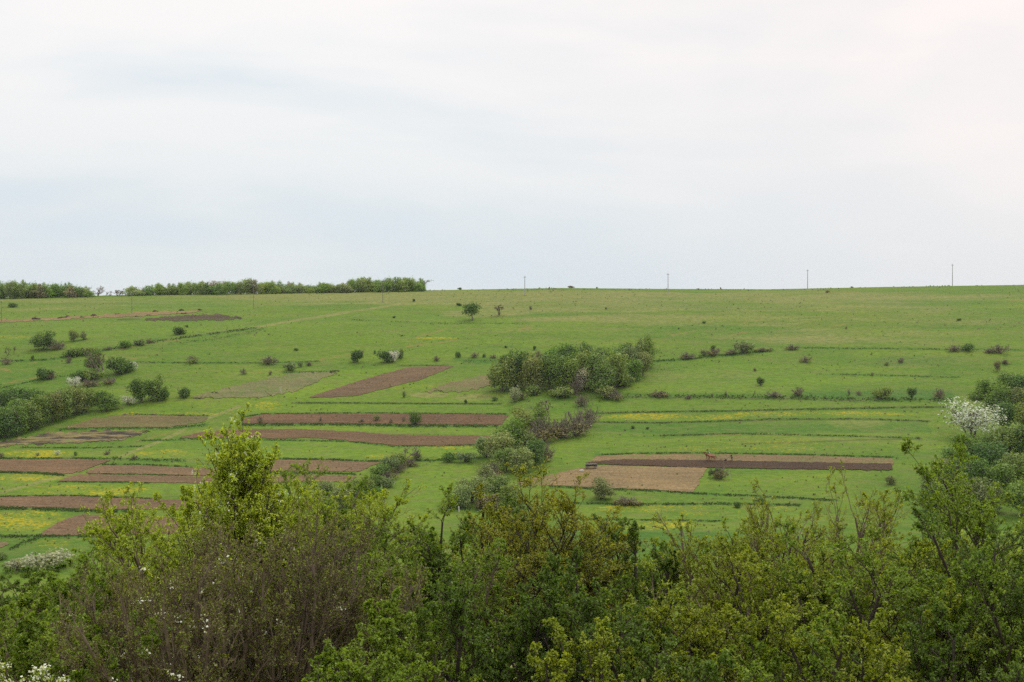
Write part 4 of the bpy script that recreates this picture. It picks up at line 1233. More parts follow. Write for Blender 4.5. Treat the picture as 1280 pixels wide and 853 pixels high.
rs = np.random.RandomState(21)
US, VS, SS = [], [], []
for (pts, hw, s, dens, size) in LINES:
    for (a, b) in zip(pts[:-1], pts[1:]):
        L = abs(b[0] - a[0]) + abs(b[1] - a[1])
        n = int(L / 10 * dens * 5.5) + 1
        t = rs.uniform(0, 1, n)
        # clumped along the line
        keep = (np.sin(t * L * 0.13 + a[0]) + np.sin(t * L * 0.37 + a[1] * 3) + rs.normal(0, 0.7, n)) > -0.9
        t = t[keep]
        US.append(a[0] + (b[0] - a[0]) * t + rs.normal(0, 0.6, len(t)))
        VS.append(a[1] + (b[1] - a[1]) * t + rs.normal(0, 0.4 * hw + 0.15, len(t)))
        SS.append(size * 0.5 * rs.uniform(0.35, 1.3, len(t)) ** 1.2)
US, VS, SS = np.concatenate(US), np.concatenate(VS), np.concatenate(SS)
tufts('weeds', hit(US, VS), SS, 'dark green weeds growing along the banks between the field strips', M_WEED)
n = 5200
US = rs.uniform(-30, 1310, n); VS = 362 + (rs.uniform(0, 1, n) ** 1.5) * 320
keep = (np.sin(US * 0.021 + VS * 0.05) + np.sin(US * 0.007 - VS * 0.11) + rs.normal(0, 0.8, n)) > 0
US, VS = US[keep], VS[keep]
cu = rs.uniform(-20, 1300, 700); cu = cu[(np.sin(cu * 0.05) + np.sin(cu * 0.13) + rs.normal(0, 0.6, 700)) > 0.1]
cv = np.interp(cu, RU, RV) + np.abs(rs.normal(0, 1.2, len(cu))) + 0.6
US = np.concatenate([US, cu]); VS = np.concatenate([VS, cv])
M_TUSS = mat_leaf('tussock grass', 0.5, 0.3, False, (0.10, 0.115, 0.04), mixcol=(0.2, 0.15, 0.08), mixamt=0.3)
tufts('grass_tussocks', hit(US, VS), np.where(np.arange(len(US)) < len(US) - len(cu), rs.uniform(0.15, 0.42, len(US)), rs.uniform(0.12, 0.5, len(US)) * np.where(rs.uniform(0, 1, len(US)) < 0.06, 2.0, 1.0)), 'small dark and straw coloured tussocks dotted over the hillside meadow', M_TUSS, 5)

# ------------------------------------------------------------------ manure heaps
def heap_mesh(seed):
    bm = bmesh.new()
    bmesh.ops.create_icosphere(bm, subdivisions=3, radius=1)
    r = random.Random(seed)
    ph = [r.uniform(0, 6) for _ in range(6)]
    for v in bm.verts:
        c = v.co
        k = 1 + 0.14 * math.sin(c.x * 4 + ph[0]) + 0.12 * math.sin(c.y * 5 + ph[1]) + 0.09 * math.sin(c.z * 9 + c.x * 7 + ph[2]) + 0.05 * math.sin(c.x * 15 + c.y * 13 + ph[3])
        v.co = Vector((c.x * k * 1.9, c.y * k * 1.3, max(c.z * k * (0.8 + 0.3 * math.sin(c.x * 3 + ph[4])), -0.15)))
    me = bpy.data.meshes.new('manure_heap'); bm.to_mesh(me); bm.free()
    me.materials.append(M_DUNG)
    return me
HM = [heap_mesh(i) for i in range(4)]
HEAPS = [(46, 399.3, 11), (75, 398.2, 7), (80, 397.2, 8), (85, 396, 7), (103, 397, 6), (117.5, 394.8, 9), (147, 393, 6), (170.5, 396, 5), (194.5, 389.6, 7),
         (227, 388.2, 8), (230, 392.3, 7), (250, 388, 8)]
for i, (a, b, wd) in enumerate(HEAPS):
    p = hit1(a, b)
    o = add('manure_heap', HM[i % 4], loc=p); s = wd * p.y / F / 3.9
    o.scale = (s, s, s * 1.05); o.rotation_euler = (0, 0, i * 1.3 % 0.8)
    tag(o, f'dark manure heap, {ordinal(i + 1)} from the left along the pale brown strip' if i < 11 else 'dark manure heap at the right end of the pale brown strip',
        'manure heap', 'manure heaps on the pale brown strip')
for i, (a, b, wd, lab) in enumerate([(192.5, 519, 8, 'small dark heap on the top edge of the olive brown strip'), (156, 519, 6, 'dark lump of soil at the upper left corner of the olive brown strip'),
                                     (226, 519.5, 9, 'low dark heap on the top edge of the olive strip, right of another')]):
    p = hit1(a, b)
    o = add('soil_heap', HM[i], loc=p); s = wd * p.y / F / 3.9
    o.scale = (s, s, s * 0.8)
    tag(o, lab, 'soil heap')

# ------------------------------------------------------------------ poles
def box(bm, c, s, rot=None):
    m = Matrix.Translation(c) @ (rot or Matrix.Identity(4)) @ Matrix.Diagonal((*s, 1))
    r = bmesh.ops.create_cube(bm, size=1, matrix=m)
    return r['verts']


def cyl(bm, a, b, r1, r2, n=10):
    a, b = Vector(a), Vector(b)
    d = b - a
    m = Matrix.Translation((a + b) / 2) @ d.to_track_quat('Z', 'Y').to_matrix().to_4x4()
    bmesh.ops.create_cone(bm, cap_ends=True, segments=n, radius1=r1, radius2=r2, depth=d.length, matrix=m)


def done(bm, name, mat, parent=None, bevel=0.0, smooth=False):
    if bevel: bmesh.ops.bevel(bm, geom=bm.edges[:], offset=bevel, segments=1, affect='EDGES')
    me = bpy.data.meshes.new(name); bm.to_mesh(me); bm.free()
    me.materials.append(mat)
    if smooth:
        for p in me.polygons: p.use_smooth = True
    return add(name, me, parent)


def make_pole(loc, h, mat):
    t = empty('utility_pole', loc)
    th = 0.62 if mat is M_WOOD else 1.0
    bm = bmesh.new(); cyl(bm, (0, 0, -0.3), (0, 0, h), 0.19 * th, 0.12 * th, 10); done(bm, 'post', mat, t, smooth=False)
    bm = bmesh.new(); box(bm, (0, 0.0, h - 0.55), (1.15, 0.12, 0.12)); done(bm, 'crossarm', M_IRON, t)
    for x in (-0.5, 0.5, 0.0):
        bm = bmesh.new()
        z = h - 0.49 if x else h
        cyl(bm, (x, 0, z), (x, 0, z + 0.16), 0.03, 0.03, 8)
        cyl(bm, (x, 0, z + 0.12), (x, 0, z + 0.32), 0.085, 0.05, 10)
        done(bm, 'insulator', M_GLASS, t)
    return t


for (a, vb, vt, mat, lab) in [
        (656, 369.5, 344.5, M_CONC, 'pole on the crest, first of the four against the sky'),
        (835, 368, 341, M_CONC, 'pole on the crest, second of the four against the sky'),
        (1009.5, 361.8, 336.5, M_CONC, 'pole on the crest, third of the four against the sky'),
        (1190.5, 357.5, 329.5, M_CONC, 'tallest looking pole, far right of the four against the sky'),
        (478.5, 378.5, 349.5, M_WOOD, 'pole standing in front of the right half of the long wood'),
        (317, 386, 356, M_WOOD, 'pole below the dark spruce in front of the long wood'),
        (164.8, 392, 366, M_WOOD, 'pole above the pale brown strip near the gap in the woods'),
        (1.8, 402, 375, M_WOOD, 'pole at the left edge of the picture')]:
    p = hit1(a, vb)
    tag(make_pole(p, (vb - vt) / F * p.y - 0.3, mat), lab, 'utility pole', 'utility poles on the hill')

# white stakes
def stake(a, vb, hpx, tilt, lab, mat=M_PALEWOOD, r=0.07):
    p = hit1(a, vb)
    bm = bmesh.new(); h = hpx / F * p.y
    cyl(bm, (0, 0, -0.1), (math.sin(tilt) * h, 0, math.cos(tilt) * h), r, r * 0.8, 8)
    o = done(bm, 'stake', mat); o.location = p
    tag(o, lab, 'stake')
stake(351.8, 491.5, 8, -0.25, 'thin white stake leaning on the pale weedy strip', r=0.1)
stake(907.5, 597, 6, 0.0, 'upright pale stake in front of the brown bush below the plough team', r=0.09)
stake(912.5, 599.5, 6.5, -0.08, 'pale stake at the right edge of the brown bush below the plough team', r=0.09)
stake(580, 632, 9, 0.1, 'taller white stump in the thicket below the big copse', r=0.22)
stake(574, 640, 7, -0.1, 'lower white stump left of the taller one', r=0.18)

# ------------------------------------------------------------------ plough team
def mat_hide(name, a, b):
    return mat_plain(name, a, b, 1.8, 0.6, 0.3, 0.01)
M_BAY = mat_hide('chestnut hide', (0.26, 0.085, 0.035), (0.36, 0.14, 0.07))
M_BAY2 = mat_hide('dark bay hide', (0.14, 0.04, 0.02), (0.22, 0.07, 0.03))
M_MANE = mat_plain('dark horse hair', (0.02, 0.014, 0.01), (0.05, 0.035, 0.025))
M_FLAX = mat_plain('flaxen hair', (0.45, 0.35, 0.25), (0.55, 0.45, 0.33))
M_LEATHER = mat_plain('black leather', (0.02, 0.018, 0.016), (0.04, 0.034, 0.03))
M_SKIN = mat_plain('skin', (0.42, 0.24, 0.16), (0.48, 0.29, 0.2))
M_DARKCLOTH = mat_plain('dark cloth', (0.018, 0.02, 0.026), (0.035, 0.037, 0.045))
M_BLUECLOTH = mat_plain('grey blue cloth', (0.12, 0.14, 0.18), (0.17, 0.19, 0.23))
M_WHITECLOTH = mat_plain('white cloth', (0.7, 0.68, 0.62), (0.78, 0.76, 0.7))
M_SACK = mat_plain('pale sackcloth', (0.5, 0.46, 0.4), (0.6, 0.56, 0.5))


def skin_body(name, verts, edges, mat, parent, sub=2):
    """continuous body grown on a skeleton: verts = [(x,y,z,rx,ry)]"""
    bm = bmesh.new()
    lay = bm.verts.layers.skin.verify()
    bv = []
    for i, v in enumerate(verts):
        q = bm.verts.new(v[:3]); q[lay].radius = (v[3], v[4]); q[lay].use_root = (i == 0); bv.append(q)
    for (i, j) in edges: bm.edges.new((bv[i], bv[j]))
    me = bpy.data.meshes.new(name); bm.to_mesh(me); bm.free()
    o = bpy.data.objects.new(name, me); COL.objects.link(o)
    md = o.modifiers.new('Skin', 'SKIN'); md.use_smooth_shade = True
    s = o.modifiers.new('Sub', 'SUBSURF'); s.levels = sub; s.render_levels = sub
    bpy.context.view_layer.update()
    ev = o.evaluated_get(bpy.context.evaluated_depsgraph_get())
    m2 = bpy.data.meshes.new_from_object(ev)
    m2.name = name
    bpy.data.objects.remove(o)
    m2.materials.clear(); m2.materials.append(mat)
    for p in m2.polygons: p.use_smooth = True
    return add(name, m2, parent)


def make_horse(loc, rz, hide, mane, label, step=0.0):
    t = empty('horse', loc, rz)        # faces -X
    S = step
    V = [(0.55, 0, 1.28, .29, .30), (0.1, 0, 1.22, .31, .34), (-0.35, 0, 1.24, .30, .34), (-0.68, 0, 1.28, .24, .30),      # 0-3 trunk
         (-0.98, 0, 1.52, .13, .20), (-1.22, 0, 1.78, .10, .15), (-1.34, 0, 1.92, .10, .12), (-1.55, 0, 1.70, .075, .085), (-1.72, 0, 1.48, .055, .06),   # neck, poll, face, muzzle
         (0.78, 0, 1.24, .22, .26)]
    E = [(0, 1), (1, 2), (2, 3), (3, 4), (4, 5), (5, 6), (6, 7), (7, 8), (0, 9)]
    for sy, ph in ((-1, S), (1, -S)):        # front legs
        b = len(V)
        V += [(-0.62, .14 * sy, 0.98, .12, .13), (-0.64 + ph * .6, .15 * sy, 0.66, .075, .08), (-0.64 + ph, .15 * sy, 0.46, .05, .055), (-0.63 + ph * 1.1, .15 * sy, 0.18, .04, .04), (-0.68 + ph * 1.2, .15 * sy, 0.05, .065, .065)]
        E += [(3, b), (b, b + 1), (b + 1, b + 2), (b + 2, b + 3), (b + 3, b + 4)]
    for sy, ph in ((-1, -S), (1, S)):        # hind legs with stifle forward and hock back
        b = len(V)
        V += [(0.68, .15 * sy, 1.0, .17, .18), (0.58 + ph * .5, .17 * sy, 0.78, .12, .12), (0.86 + ph, .16 * sy, 0.52, .06, .07), (0.80 + ph * 1.1, .16 * sy, 0.2, .045, .045), (0.74 + ph * 1.1, .16 * sy, 0.05, .07, .07)]
        E += [(9, b), (b, b + 1), (b + 1, b + 2), (b + 2, b + 3), (b + 3, b + 4)]
    for sy in (-1, 1):
        b = len(V); V += [(-1.33, .07 * sy, 2.0, .03, .03), (-1.35, .08 * sy, 2.11, .012, .012)]
        E += [(6, b), (b, b + 1)]
    skin_body('body', V, E, hide, t)
    skin_body('mane', [(-1.33, .0, 2.0, .04, .05), (-1.15, .02, 1.86, .05, .09), (-0.95, .03, 1.7, .05, .10), (-0.72, .02, 1.56, .04, .06)], [(0, 1), (1, 2), (2, 3)], mane, t, 1)
    skin_body('tail', [(0.96, 0, 1.38, .05, .05), (1.1, 0, 1.2, .07, .07), (1.14, 0, 0.85, .09, .09), (1.1, 0, 0.55, .04, .04)], [(0, 1), (1, 2), (2, 3)], mane, t, 1)
    bm = bmesh.new()
    bmesh.ops.create_cone(bm, segments=16, radius1=.40, radius2=.36, depth=.1, matrix=Matrix.Translation((-0.80, 0, 1.33)) @ Matrix.Rotation(R(62), 4, 'Y'))
    done(bm, 'collar', M_LEATHER, t)
    tag(t, label, 'horse')
    return t


def make_person(loc, rz, label, top_m, leg_m, lean=0.0, arms='down', cap=None, stride=0.12):
    t = empty('person', loc, rz)         # faces -X
    x = lambda z: -math.sin(lean) * max(z - 0.92, 0)
    sh = 1.42; 
    V = [(0, 0, 0.95, .155, .12), (x(1.15), 0, 1.15, .15, .105), (x(1.33), 0, 1.33, .18, .12), (x(1.46), 0, 1.46, .10, .09), (x(1.53) - .02, 0, 1.53, .06, .06),
         (x(1.62) - .03, 0, 1.63, .085, .09), (x(1.72) - .03, 0, 1.73, .07, .08), (x(1.62) - .13, 0, 1.62, .02, .02)]
    E = [(0, 1), (1, 2), (2, 3), (3, 4), (4, 5), (5, 6), (5, 7)]
    hands = []
    for sy in (-1, 1):
        b = len(V)
        sx = x(1.42)
        if arms == 'down': pts = [(sx, .19, 1.42), (sx - .02, .25, 1.14), (sx - .10, .25, .90), (sx - .12, .25, .80)]
        else: pts = [(sx, .19, 1.42), (sx - .12, .25, 1.16), (sx - .38, .22, 1.03), (sx - .47, .2, 1.0)]
        rr_ = [.07, .05, .036, .035]
        V += [(p[0], p[1] * sy, p[2], r, r) for p, r in zip(pts, rr_)]
        E += [(2, b), (b, b + 1), (b + 1, b + 2), (b + 2, b + 3)]
        p, q = V[b + 2], V[b + 3]
        for f, (dy, ln) in enumerate([(-.03, .075), (-.01, .085), (.012, .08), (.032, .065)]):
            c = len(V)
            V += [(q[0] - .03, q[1] + dy * .8, q[2] - .03, .010, .010), (q[0] - .05, q[1] + dy, q[2] - .03 - ln * .5, .009, .009), (q[0] - .035, q[1] + dy, q[2] - .03 - ln, .008, .008)]
            E += [(b + 3, c), (c, c + 1), (c + 1, c + 2)]
        c = len(V)
        V += [(q[0] - .02, q[1] - .045 * sy, q[2] + .0, .011, .011), (q[0] - .045, q[1] - .06 * sy, q[2] - .03, .010, .010)]
        E += [(b + 3, c), (c, c + 1)]
    for sy, st in ((-1, stride), (1, -stride)):
        b = len(V)
        V += [(0, .09 * sy, .86, .10, .10), (-st * .6 - .02, .10 * sy, .50, .065, .065), (-st * .8 + .03, .10 * sy, .14, .045, .045), (-st * .8, .10 * sy, .05, .045, .05), (-st * .8 - .16, .11 * sy, .035, .04, .035)]
        E += [(0, b), (b, b + 1), (b + 1, b + 2), (b + 2, b + 3), (b + 3, b + 4)]
    skin_body('body', V, E, M_SKIN, t, 2)
    g = .022
    jk = [V[i] for i in (0, 1, 2, 3)]
    jv = [(a, b_, c, d + g, e + g) for a, b_, c, d, e in jk]; je = [(0, 1), (1, 2), (2, 3)]
    for sy in (-1, 1):
        base = 8 + (0 if sy < 0 else 18)
        k = len(jv)
        jv += [(V[base + i][0], V[base + i][1], V[base + i][2], V[base + i][3] + g, V[base + i][4] + g) for i in range(3)]
        je += [(2, k), (k, k + 1), (k + 1, k + 2)]
    skin_body('jacket', jv, je, top_m, t, 1)
    tv = [(0, 0, .93, .165, .135)]; te = []
    for j in range(2):
        base = 8 + 36 + 5 * j
        k = len(tv)
        tv += [(V[base + i][0], V[base + i][1], V[base + i][2], V[base + i][3] + g, V[base + i][4] + g) for i in range(3)]
        te += [(0, k), (k, k + 1), (k + 1, k + 2)]
    skin_body('trousers', tv, te, leg_m, t, 1)
    for j in range(2):
        base = 8 + 36 + 5 * j
        a, b_ = V[base + 3], V[base + 4]
        skin_body('boot', [(a[0], a[1], .1, .065, .06), (a[0], a[1], .05, .062, .05), (b_[0], b_[1], .04, .055, .04)], [(0, 1), (1, 2)], M_LEATHER, t, 1)
    bm = bmesh.new()
    cx = V[6][0]
    bmesh.ops.create_uvsphere(bm, u_segments=14, v_segments=8, radius=1, matrix=Matrix.Translation((cx, 0, 1.72)) @ Matrix.Diagonal((.115, .105, .10, 1)))
    bmesh.ops.delete(bm, geom=[v for v in bm.verts if v.co.z < 1.69], context='VERTS')
    if cap:
        bmesh.ops.create_cone(bm, segments=16, cap_ends=True, radius1=.16, radius2=.12, depth=.025, matrix=Matrix.Translation((cx - .03, 0, 1.705)))
    done(bm, 'hat' if cap else 'hair', cap or M_MANE, t, smooth=True)
    tag(t, label, 'person')
    return t


ph = hit1(889.5, 577.0)
def on_ground(x, y): return (x, y, float(height(x, y)) + 0.14)
make_horse(on_ground(ph.x, ph.y), R(2), M_BAY, M_MANE, 'chestnut plough horse walking left, nearer one of the pair', 0.16)
make_horse(on_ground(ph.x - 0.45, ph.y + 1.15), R(-1), M_BAY2, M_MANE, 'dark bay plough horse partly hidden behind the chestnut one', -0.14)
make_person(on_ground(ph.x - 0.25, ph.y + 2.1), R(0), 'person in a white hat walking behind the pair of horses', M_BLUECLOTH, M_DARKCLOTH, 0.0, 'down', M_WHITECLOTH)
pm = hit1(915.2, 577.0)
make_person(on_ground(pm.x, pm.y + 0.4), R(0), 'person in dark clothes bending to the plough behind the horses', M_DARKCLOTH, M_DARKCLOTH, 0.22, 'hold', None, 0.2)
# plough: beam, handles, share and mouldboard, wheel
x0 = pm.x - 1.75
tp = empty('horse_plough', on_ground(x0, pm.y + 0.4))
bm = bmesh.new(); cyl(bm, (-1.15, 0, .45), (.15, 0, .5), .045, .045, 8); cyl(bm, (.15, 0, .5), (.3, 0, .08), .045, .04, 8); done(bm, 'beam', M_DARKWOOD, tp)
for sy in (-1, 1):
    bm = bmesh.new(); cyl(bm, (.1, .04 * sy, .25), (.85, .2 * sy, .88), .028, .024, 8); cyl(bm, (.85, .2 * sy, .88), (1.2, .2 * sy, 1.0), .024, .022, 8); done(bm, 'handle', M_WOOD, tp)
bm = bmesh.new()
vs = [bm.verts.new(c) for c in [(-.35, -.02, .02), (.25, -.02, .02), (.35, -.3, .12), (.4, -.34, .42), (.05, -.05, .42), (-.2, -.02, .2)]]
f = bm.faces.new(vs); r_ = bmesh.ops.extrude_face_region(bm, geom=[f])
for v in r_['geom']:
    if isinstance(v, bmesh.types.BMVert): v.co.y += .03
bmesh.ops.recalc_face_normals(bm, faces=bm.faces[:])
done(bm, 'mouldboard', M_IRON, tp)
bm = bmesh.new()
bmesh.ops.create_cone(bm, segments=20, radius1=.24, radius2=.24, depth=.05, matrix=Matrix.Translation((-1.1, .0, .26)) @ Matrix.Rotation(R(90), 4, 'X'))
for k in range(4):
    a = k * math.pi / 4; cyl(bm, (-1.1 - .23 * math.cos(a), 0, .26 - .23 * math.sin(a)), (-1.1 + .23 * math.cos(a), 0, .26 + .23 * math.sin(a)), .015, .015, 6)
done(bm, 'wheel', M_IRON, tp)
hx = ph.x + 1.1 - x0
for dy in (-.35, .35):
    bm = bmesh.new(); cyl(bm, (-1.15, 0, .45), (hx, dy, .75), .018, .018, 6); done(bm, 'trace', M_LEATHER, tp)
tag(tp, 'horse drawn plough between the pair of horses and the ploughman', 'plough')

# ------------------------------------------------------------------ cart
pc = hit1(739, 586.0)
cart = empty('wooden_cart', (pc.x, pc.y, float(height(pc.x, pc.y)) + 0.12), R(6))
bm = bmesh.new(); box(bm, (0, 0, .56), (2.7, .82, .06)); box(bm, (0, .36, .5), (2.8, .07, .08)); box(bm, (0, -.36, .5), (2.8, .07, .08)); done(bm, 'bed', M_DARKWOOD, cart)
for sy in (-1, 1):
    bm = bmesh.new()
    for k in range(3):
        box(bm, (0, sy * (.45 + .055 * k), .67 + .135 * k), (2.75 + .1 * k, .035, .125), Matrix.Rotation(-sy * R(22), 4, 'X'))
    done(bm, 'side_board', M_DARKWOOD, cart)
    bm = bmesh.new(); box(bm, (-.1, sy * .62, 1.04), (3.1, .07, .06)); done(bm, 'rail', M_PALEWOOD, cart)
for sx in (-1, 1):
    bm = bmesh.new(); box(bm, (sx * 1.36, 0, .78), (.04, .95, .42)); done(bm, 'end_board', M_WOOD, cart)
for (wx, wr) in ((-1.0, .38), (1.05, .44)):
    bm = bmesh.new(); cyl(bm, (wx, -.62, wr), (wx, .62, wr), .04, .04, 8); done(bm, 'axle', M_IRON, cart)
    for sy in (-1, 1):
        tw = Matrix.Translation((wx, sy * .6, wr)) @ Matrix.Rotation(R(90), 4, 'X')
        bm = bmesh.new()
        bmesh.ops.create_cone(bm, cap_ends=False, segments=24, radius1=wr, radius2=wr, depth=.07, matrix=tw)
        bmesh.ops.create_cone(bm, cap_ends=False, segments=24, radius1=wr - .06, radius2=wr - .06, depth=.07, matrix=tw)
        for k in range(10):
            a = k * math.pi / 5
            cyl(bm, (wx, sy * .6, wr), (wx + (wr - .03) * math.cos(a), sy * .6, wr + (wr - .03) * math.sin(a)), .025, .02, 6)
        cyl(bm, (wx, sy * .52, wr), (wx, sy * .7, wr), .08, .07, 10)
        done(bm, 'wheel', M_WOOD, cart)
bm = bmesh.new(); cyl(bm, (1.2, 0, .46), (2.0, .05, .16), .045, .035, 8); done(bm, 'drawbar', M_PALEWOOD, cart)
tag(cart, 'dark wooden farm cart with pale top rails beside the tan field', 'cart')
ps = hit1(727, 589.2)
bm = bmesh.new()
bmesh.ops.create_icosphere(bm, subdivisions=3, radius=1)
for v in bm.verts:
    c = v.co; k = 1 + .1 * math.sin(c.x * 5 + 1) + .08 * math.sin(c.y * 7)
    v.co = Vector((c.x * .55 * k, c.y * .28 * k, max(c.z * .22 * k + .16, 0)))
sack = done(bm, 'sack', M_SACK, smooth=True); sack.location = ps
tag(sack, 'pale sack lying on the ground left of the cart', 'sack')

# ------------------------------------------------------------------ haze
bm = bmesh.new()
bmesh.ops.create_cube(bm, size=1, matrix=Matrix.Translation((0, 520, -8)) @ Matrix.Diagonal((1880, 1860, 94, 1)))
me = bpy.data.meshes.new('haze'); bm.to_mesh(me); bm.free()
M_HAZE, hn = material('thin haze')
pv = hn.n('ShaderNodeVolumePrincipled')
pv.inputs['Color'].default_value = (0.88, 0.93, 1.0, 1)
pv.inputs['Density'].default_value = HAZE
pv.inputs['Anisotropy'].default_value = 0.2
ho = hn.n('ShaderNodeOutputMaterial'); hn.l(pv.outputs[0], ho.inputs['Volume'])
M_HAZE.cycles.volume_sampling = 'DISTANCE'
me.materials.append(M_HAZE)
tag(add('haze', me), 'thin pale haze softening the far crest of the hill', 'haze', kind='stuff')

# ------------------------------------------------------------------ near hedge in front of the camera
def near_leaf(name, col, var=0.45, trans=0.4, mixcol=None, mixamt=0.1, tint2=(1.3, 1.12, 0.8)):
    return mat_leaf(name, var, trans, False, col, mixcol=mixcol, mixamt=mixamt, tint2=tint2)
L_FRESH = near_leaf('fresh yellow green leaves', (0.31, 0.38, 0.036))
L_PALE = near_leaf('pale spring leaves', (0.37, 0.44, 0.045))
L_GREEN = near_leaf('green leaves', (0.175, 0.25, 0.027))
L_DEEP = near_leaf('deep green leaves', (0.105, 0.165, 0.022))
L_OLIVE = near_leaf('olive yellow leaves', (0.26, 0.28, 0.028), mixcol=(0.27, 0.20, 0.03), mixamt=0.12)
L_LIME = near_leaf('lime green leaves', (0.245, 0.29, 0.028))
L_SPARSE = near_leaf('small budding leaves', (0.19, 0.22, 0.035), mixcol=(0.13, 0.09, 0.05), mixamt=0.25)
L_PETAL = near_leaf('white petals', (0.78, 0.76, 0.68), 0.12, 0.3, tint2=(0.95, 0.95, 0.9))
B_GREY = mat_plain('grey brown near twigs', (0.10, 0.072, 0.05), (0.23, 0.17, 0.115), 9.0)
B_DARK = mat_plain('dark near bark', (0.035, 0.027, 0.02), (0.08, 0.06, 0.045), 9.0)


def near_tree(u, vtop, D, width, leafmat, bark, label, name='shrub', seed=0, n0=6, lean=0.5, kids=(11, 8, 6), per=6, lsize=0.05,
              shape=1.0, flowers=0, flow_min=0.0, up=0.5, base_top=0.25, cat=None, thin=1.0, wob=0.13, group='shrubs and trees of the near hedge'):
    rs = np.random.RandomState(500 + seed)
    dx, dy, dz = px_dir(u, vtop)
    x, ztop = float(dx / dy * D), float(dz / dy * D)
    g = float(height(x, D))
    H = ztop - g
    lv = [(kids[0], 0.42, 0.62, base_top)] + [(k, 0.46, 0.7, 0.15) for k in kids[1:]]
    sk = grow(rs, n0, H, lean, lv, up=up, wob=wob, base_r=width * 0.12, r0=0.045 * thin, K=6)
    # fit to the height and spread of the real shrub
    allp = np.concatenate([P.reshape(-1, 3) for P, _, _ in sk])
    zt = np.percentile(allp[:, 2], 99.9)
    rad = np.percentile(np.hypot(allp[:, 0], allp[:, 1]), 95)
    sc = np.array([width / 2 / rad, width / 2 / rad, H / zt])
    def bend(P):
        P = P * sc
        if shape != 1.0:     # pull the upper crown together
            t = np.clip(P[..., 2:3] / H, 0, 1)
            k = 1 - (1 - shape) * np.clip((t - 0.35) / 0.65, 0, 1)
            P = np.concatenate([P[..., :2] * k, P[..., 2:]], -1)
        return P
    sk = [(bend(P), Rr, L) for P, Rr, L in sk]
    t = empty(name, (x, D, g - 0.03))
    V, Q = tubes(sk, (7, 5, 4, 3, 3), minr=0.0022)
    add('trunk' if name == 'tree' else 'stems', np_mesh('stems', V, Q, mats=[bark], smooth=True), t)
    pts = []
    for li, m in ((len(sk) - 1, per + 1), (len(sk) - 2, max(2, per // 2))):
        p, d = sample_on(rs, sk[li][0], m, 0.1)
        pts.append((p, d))
    p = np.concatenate([a for a, _ in pts]); d = np.concatenate([b for _, b in pts])
    # every point carries a pair of leaves leaving the twig sideways
    sd = unit(np.cross(d, rs.normal(0, 1, d.shape)))
    V, T = leaf_quads(rs, p, unit(d * 0.5 + sd), lsize * 0.86, 0.62)
    add('crown', np_mesh('leaves', V, T=T, mats=[leafmat]), t)
    if flowers:
        p, d = sample_on(rs, sk[-1][0], 1, 0.5)
        zz = p[:, 2] > H * flow_min
        p = p[zz]; p = p[rs.permutation(len(p))[:flowers]]
        q = np.repeat(p, 7, 0) + rs.normal(0, 0.028, (len(p) * 7, 3))
        V, T = leaf_quads(rs, q, rs.normal(0, 1, q.shape), 0.032, 0.9, 0.1, 0)
        add('blossom', np_mesh('blossom', V, T=T, mats=[L_PETAL]), t)
    tag(t, label, cat or name, group)
    return t


NEAR = []
def N(*a, **k): near_tree(*a, seed=len(NEAR) + 1, **k); NEAR.append(1)
# ---- back row, left to right
N(60, 722, 30, 6.0, L_DEEP, B_GREY, 'deep green shrub below the silvery willow at the lower left', per=5, lsize=0.075)
N(150, 672, 26, 5.0, L_GREEN, B_GREY, 'green shrub left of the tall pale green tree, tips over the ploughed strip', per=5, lsize=0.06, lean=0.4)
N(215, 602, 24, 4.2, L_FRESH, B_GREY, 'fresh green shrub at the left shoulder of the tall pale green tree', per=5, lsize=0.05, lean=0.35)
N(279, 511, 21, 3.1, L_PALE, B_DARK, 'tall pale green pointed tree with white blossom, highest of the near hedge', name='tree', n0=1, lean=0.02, wob=0.045,
  kids=(110, 9, 6), per=5, lsize=0.052, shape=0.42, flowers=170, flow_min=0.5, base_top=0.12)
N(355, 592, 23, 4.6, L_GREEN, B_GREY, 'rounded fresh green shrub at the right shoulder of the tall pale tree', per=6, lsize=0.05, lean=0.45)
N(400, 600, 24, 3.4, L_FRESH, B_GREY, 'bright shrub tip standing right of the rounded fresh green shrub', per=5, lsize=0.05, lean=0.4)
N(470, 618, 26, 4.0, L_GREEN, B_GREY, 'slim green shrub just left of the middle gap', per=5, lsize=0.055, lean=0.35)
N(530, 605, 25, 4.2, L_GREEN, B_DARK, 'mid-green shrub with upright tips in front of the hedge gap', per=6, lsize=0.055, lean=0.4)
N(590, 622, 24, 3.6, L_DEEP, B_DARK, 'deep green shrub left of the olive yellow tree', per=6, lsize=0.052, lean=0.4)
N(668, 582, 22, 3.2, L_OLIVE, B_DARK, 'olive yellow young tree with upright thin tips in the middle', name='tree', n0=6, lean=0.22, kids=(22, 8, 6), per=4,
  lsize=0.045, shape=0.75, base_top=0.2)
N(628, 608, 24, 2.8, L_OLIVE, B_DARK, 'second olive yellow tree partly behind the first', name='tree', n0=4, lean=0.3, per=5, lsize=0.045, shape=0.7)
N(745, 652, 25, 3.6, L_DEEP, B_DARK, 'dark green shrub right of the olive yellow tree', per=6, lsize=0.05, lean=0.35)
N(782, 648, 22, 2.6, L_DEEP, B_DARK, 'shrub with one thin dark twig rising above the dandelions', n0=3, per=5, lsize=0.045, lean=0.25, shape=0.35)
N(835, 684, 24, 3.6, L_GREEN, B_DARK, 'lowest green shrub of the hedge below the dandelion meadow', per=6, lsize=0.05)
N(905, 640, 22, 3.4, L_LIME, B_GREY, 'lime green shrub left end of the light right hand thicket', per=5, lsize=0.045, lean=0.4)
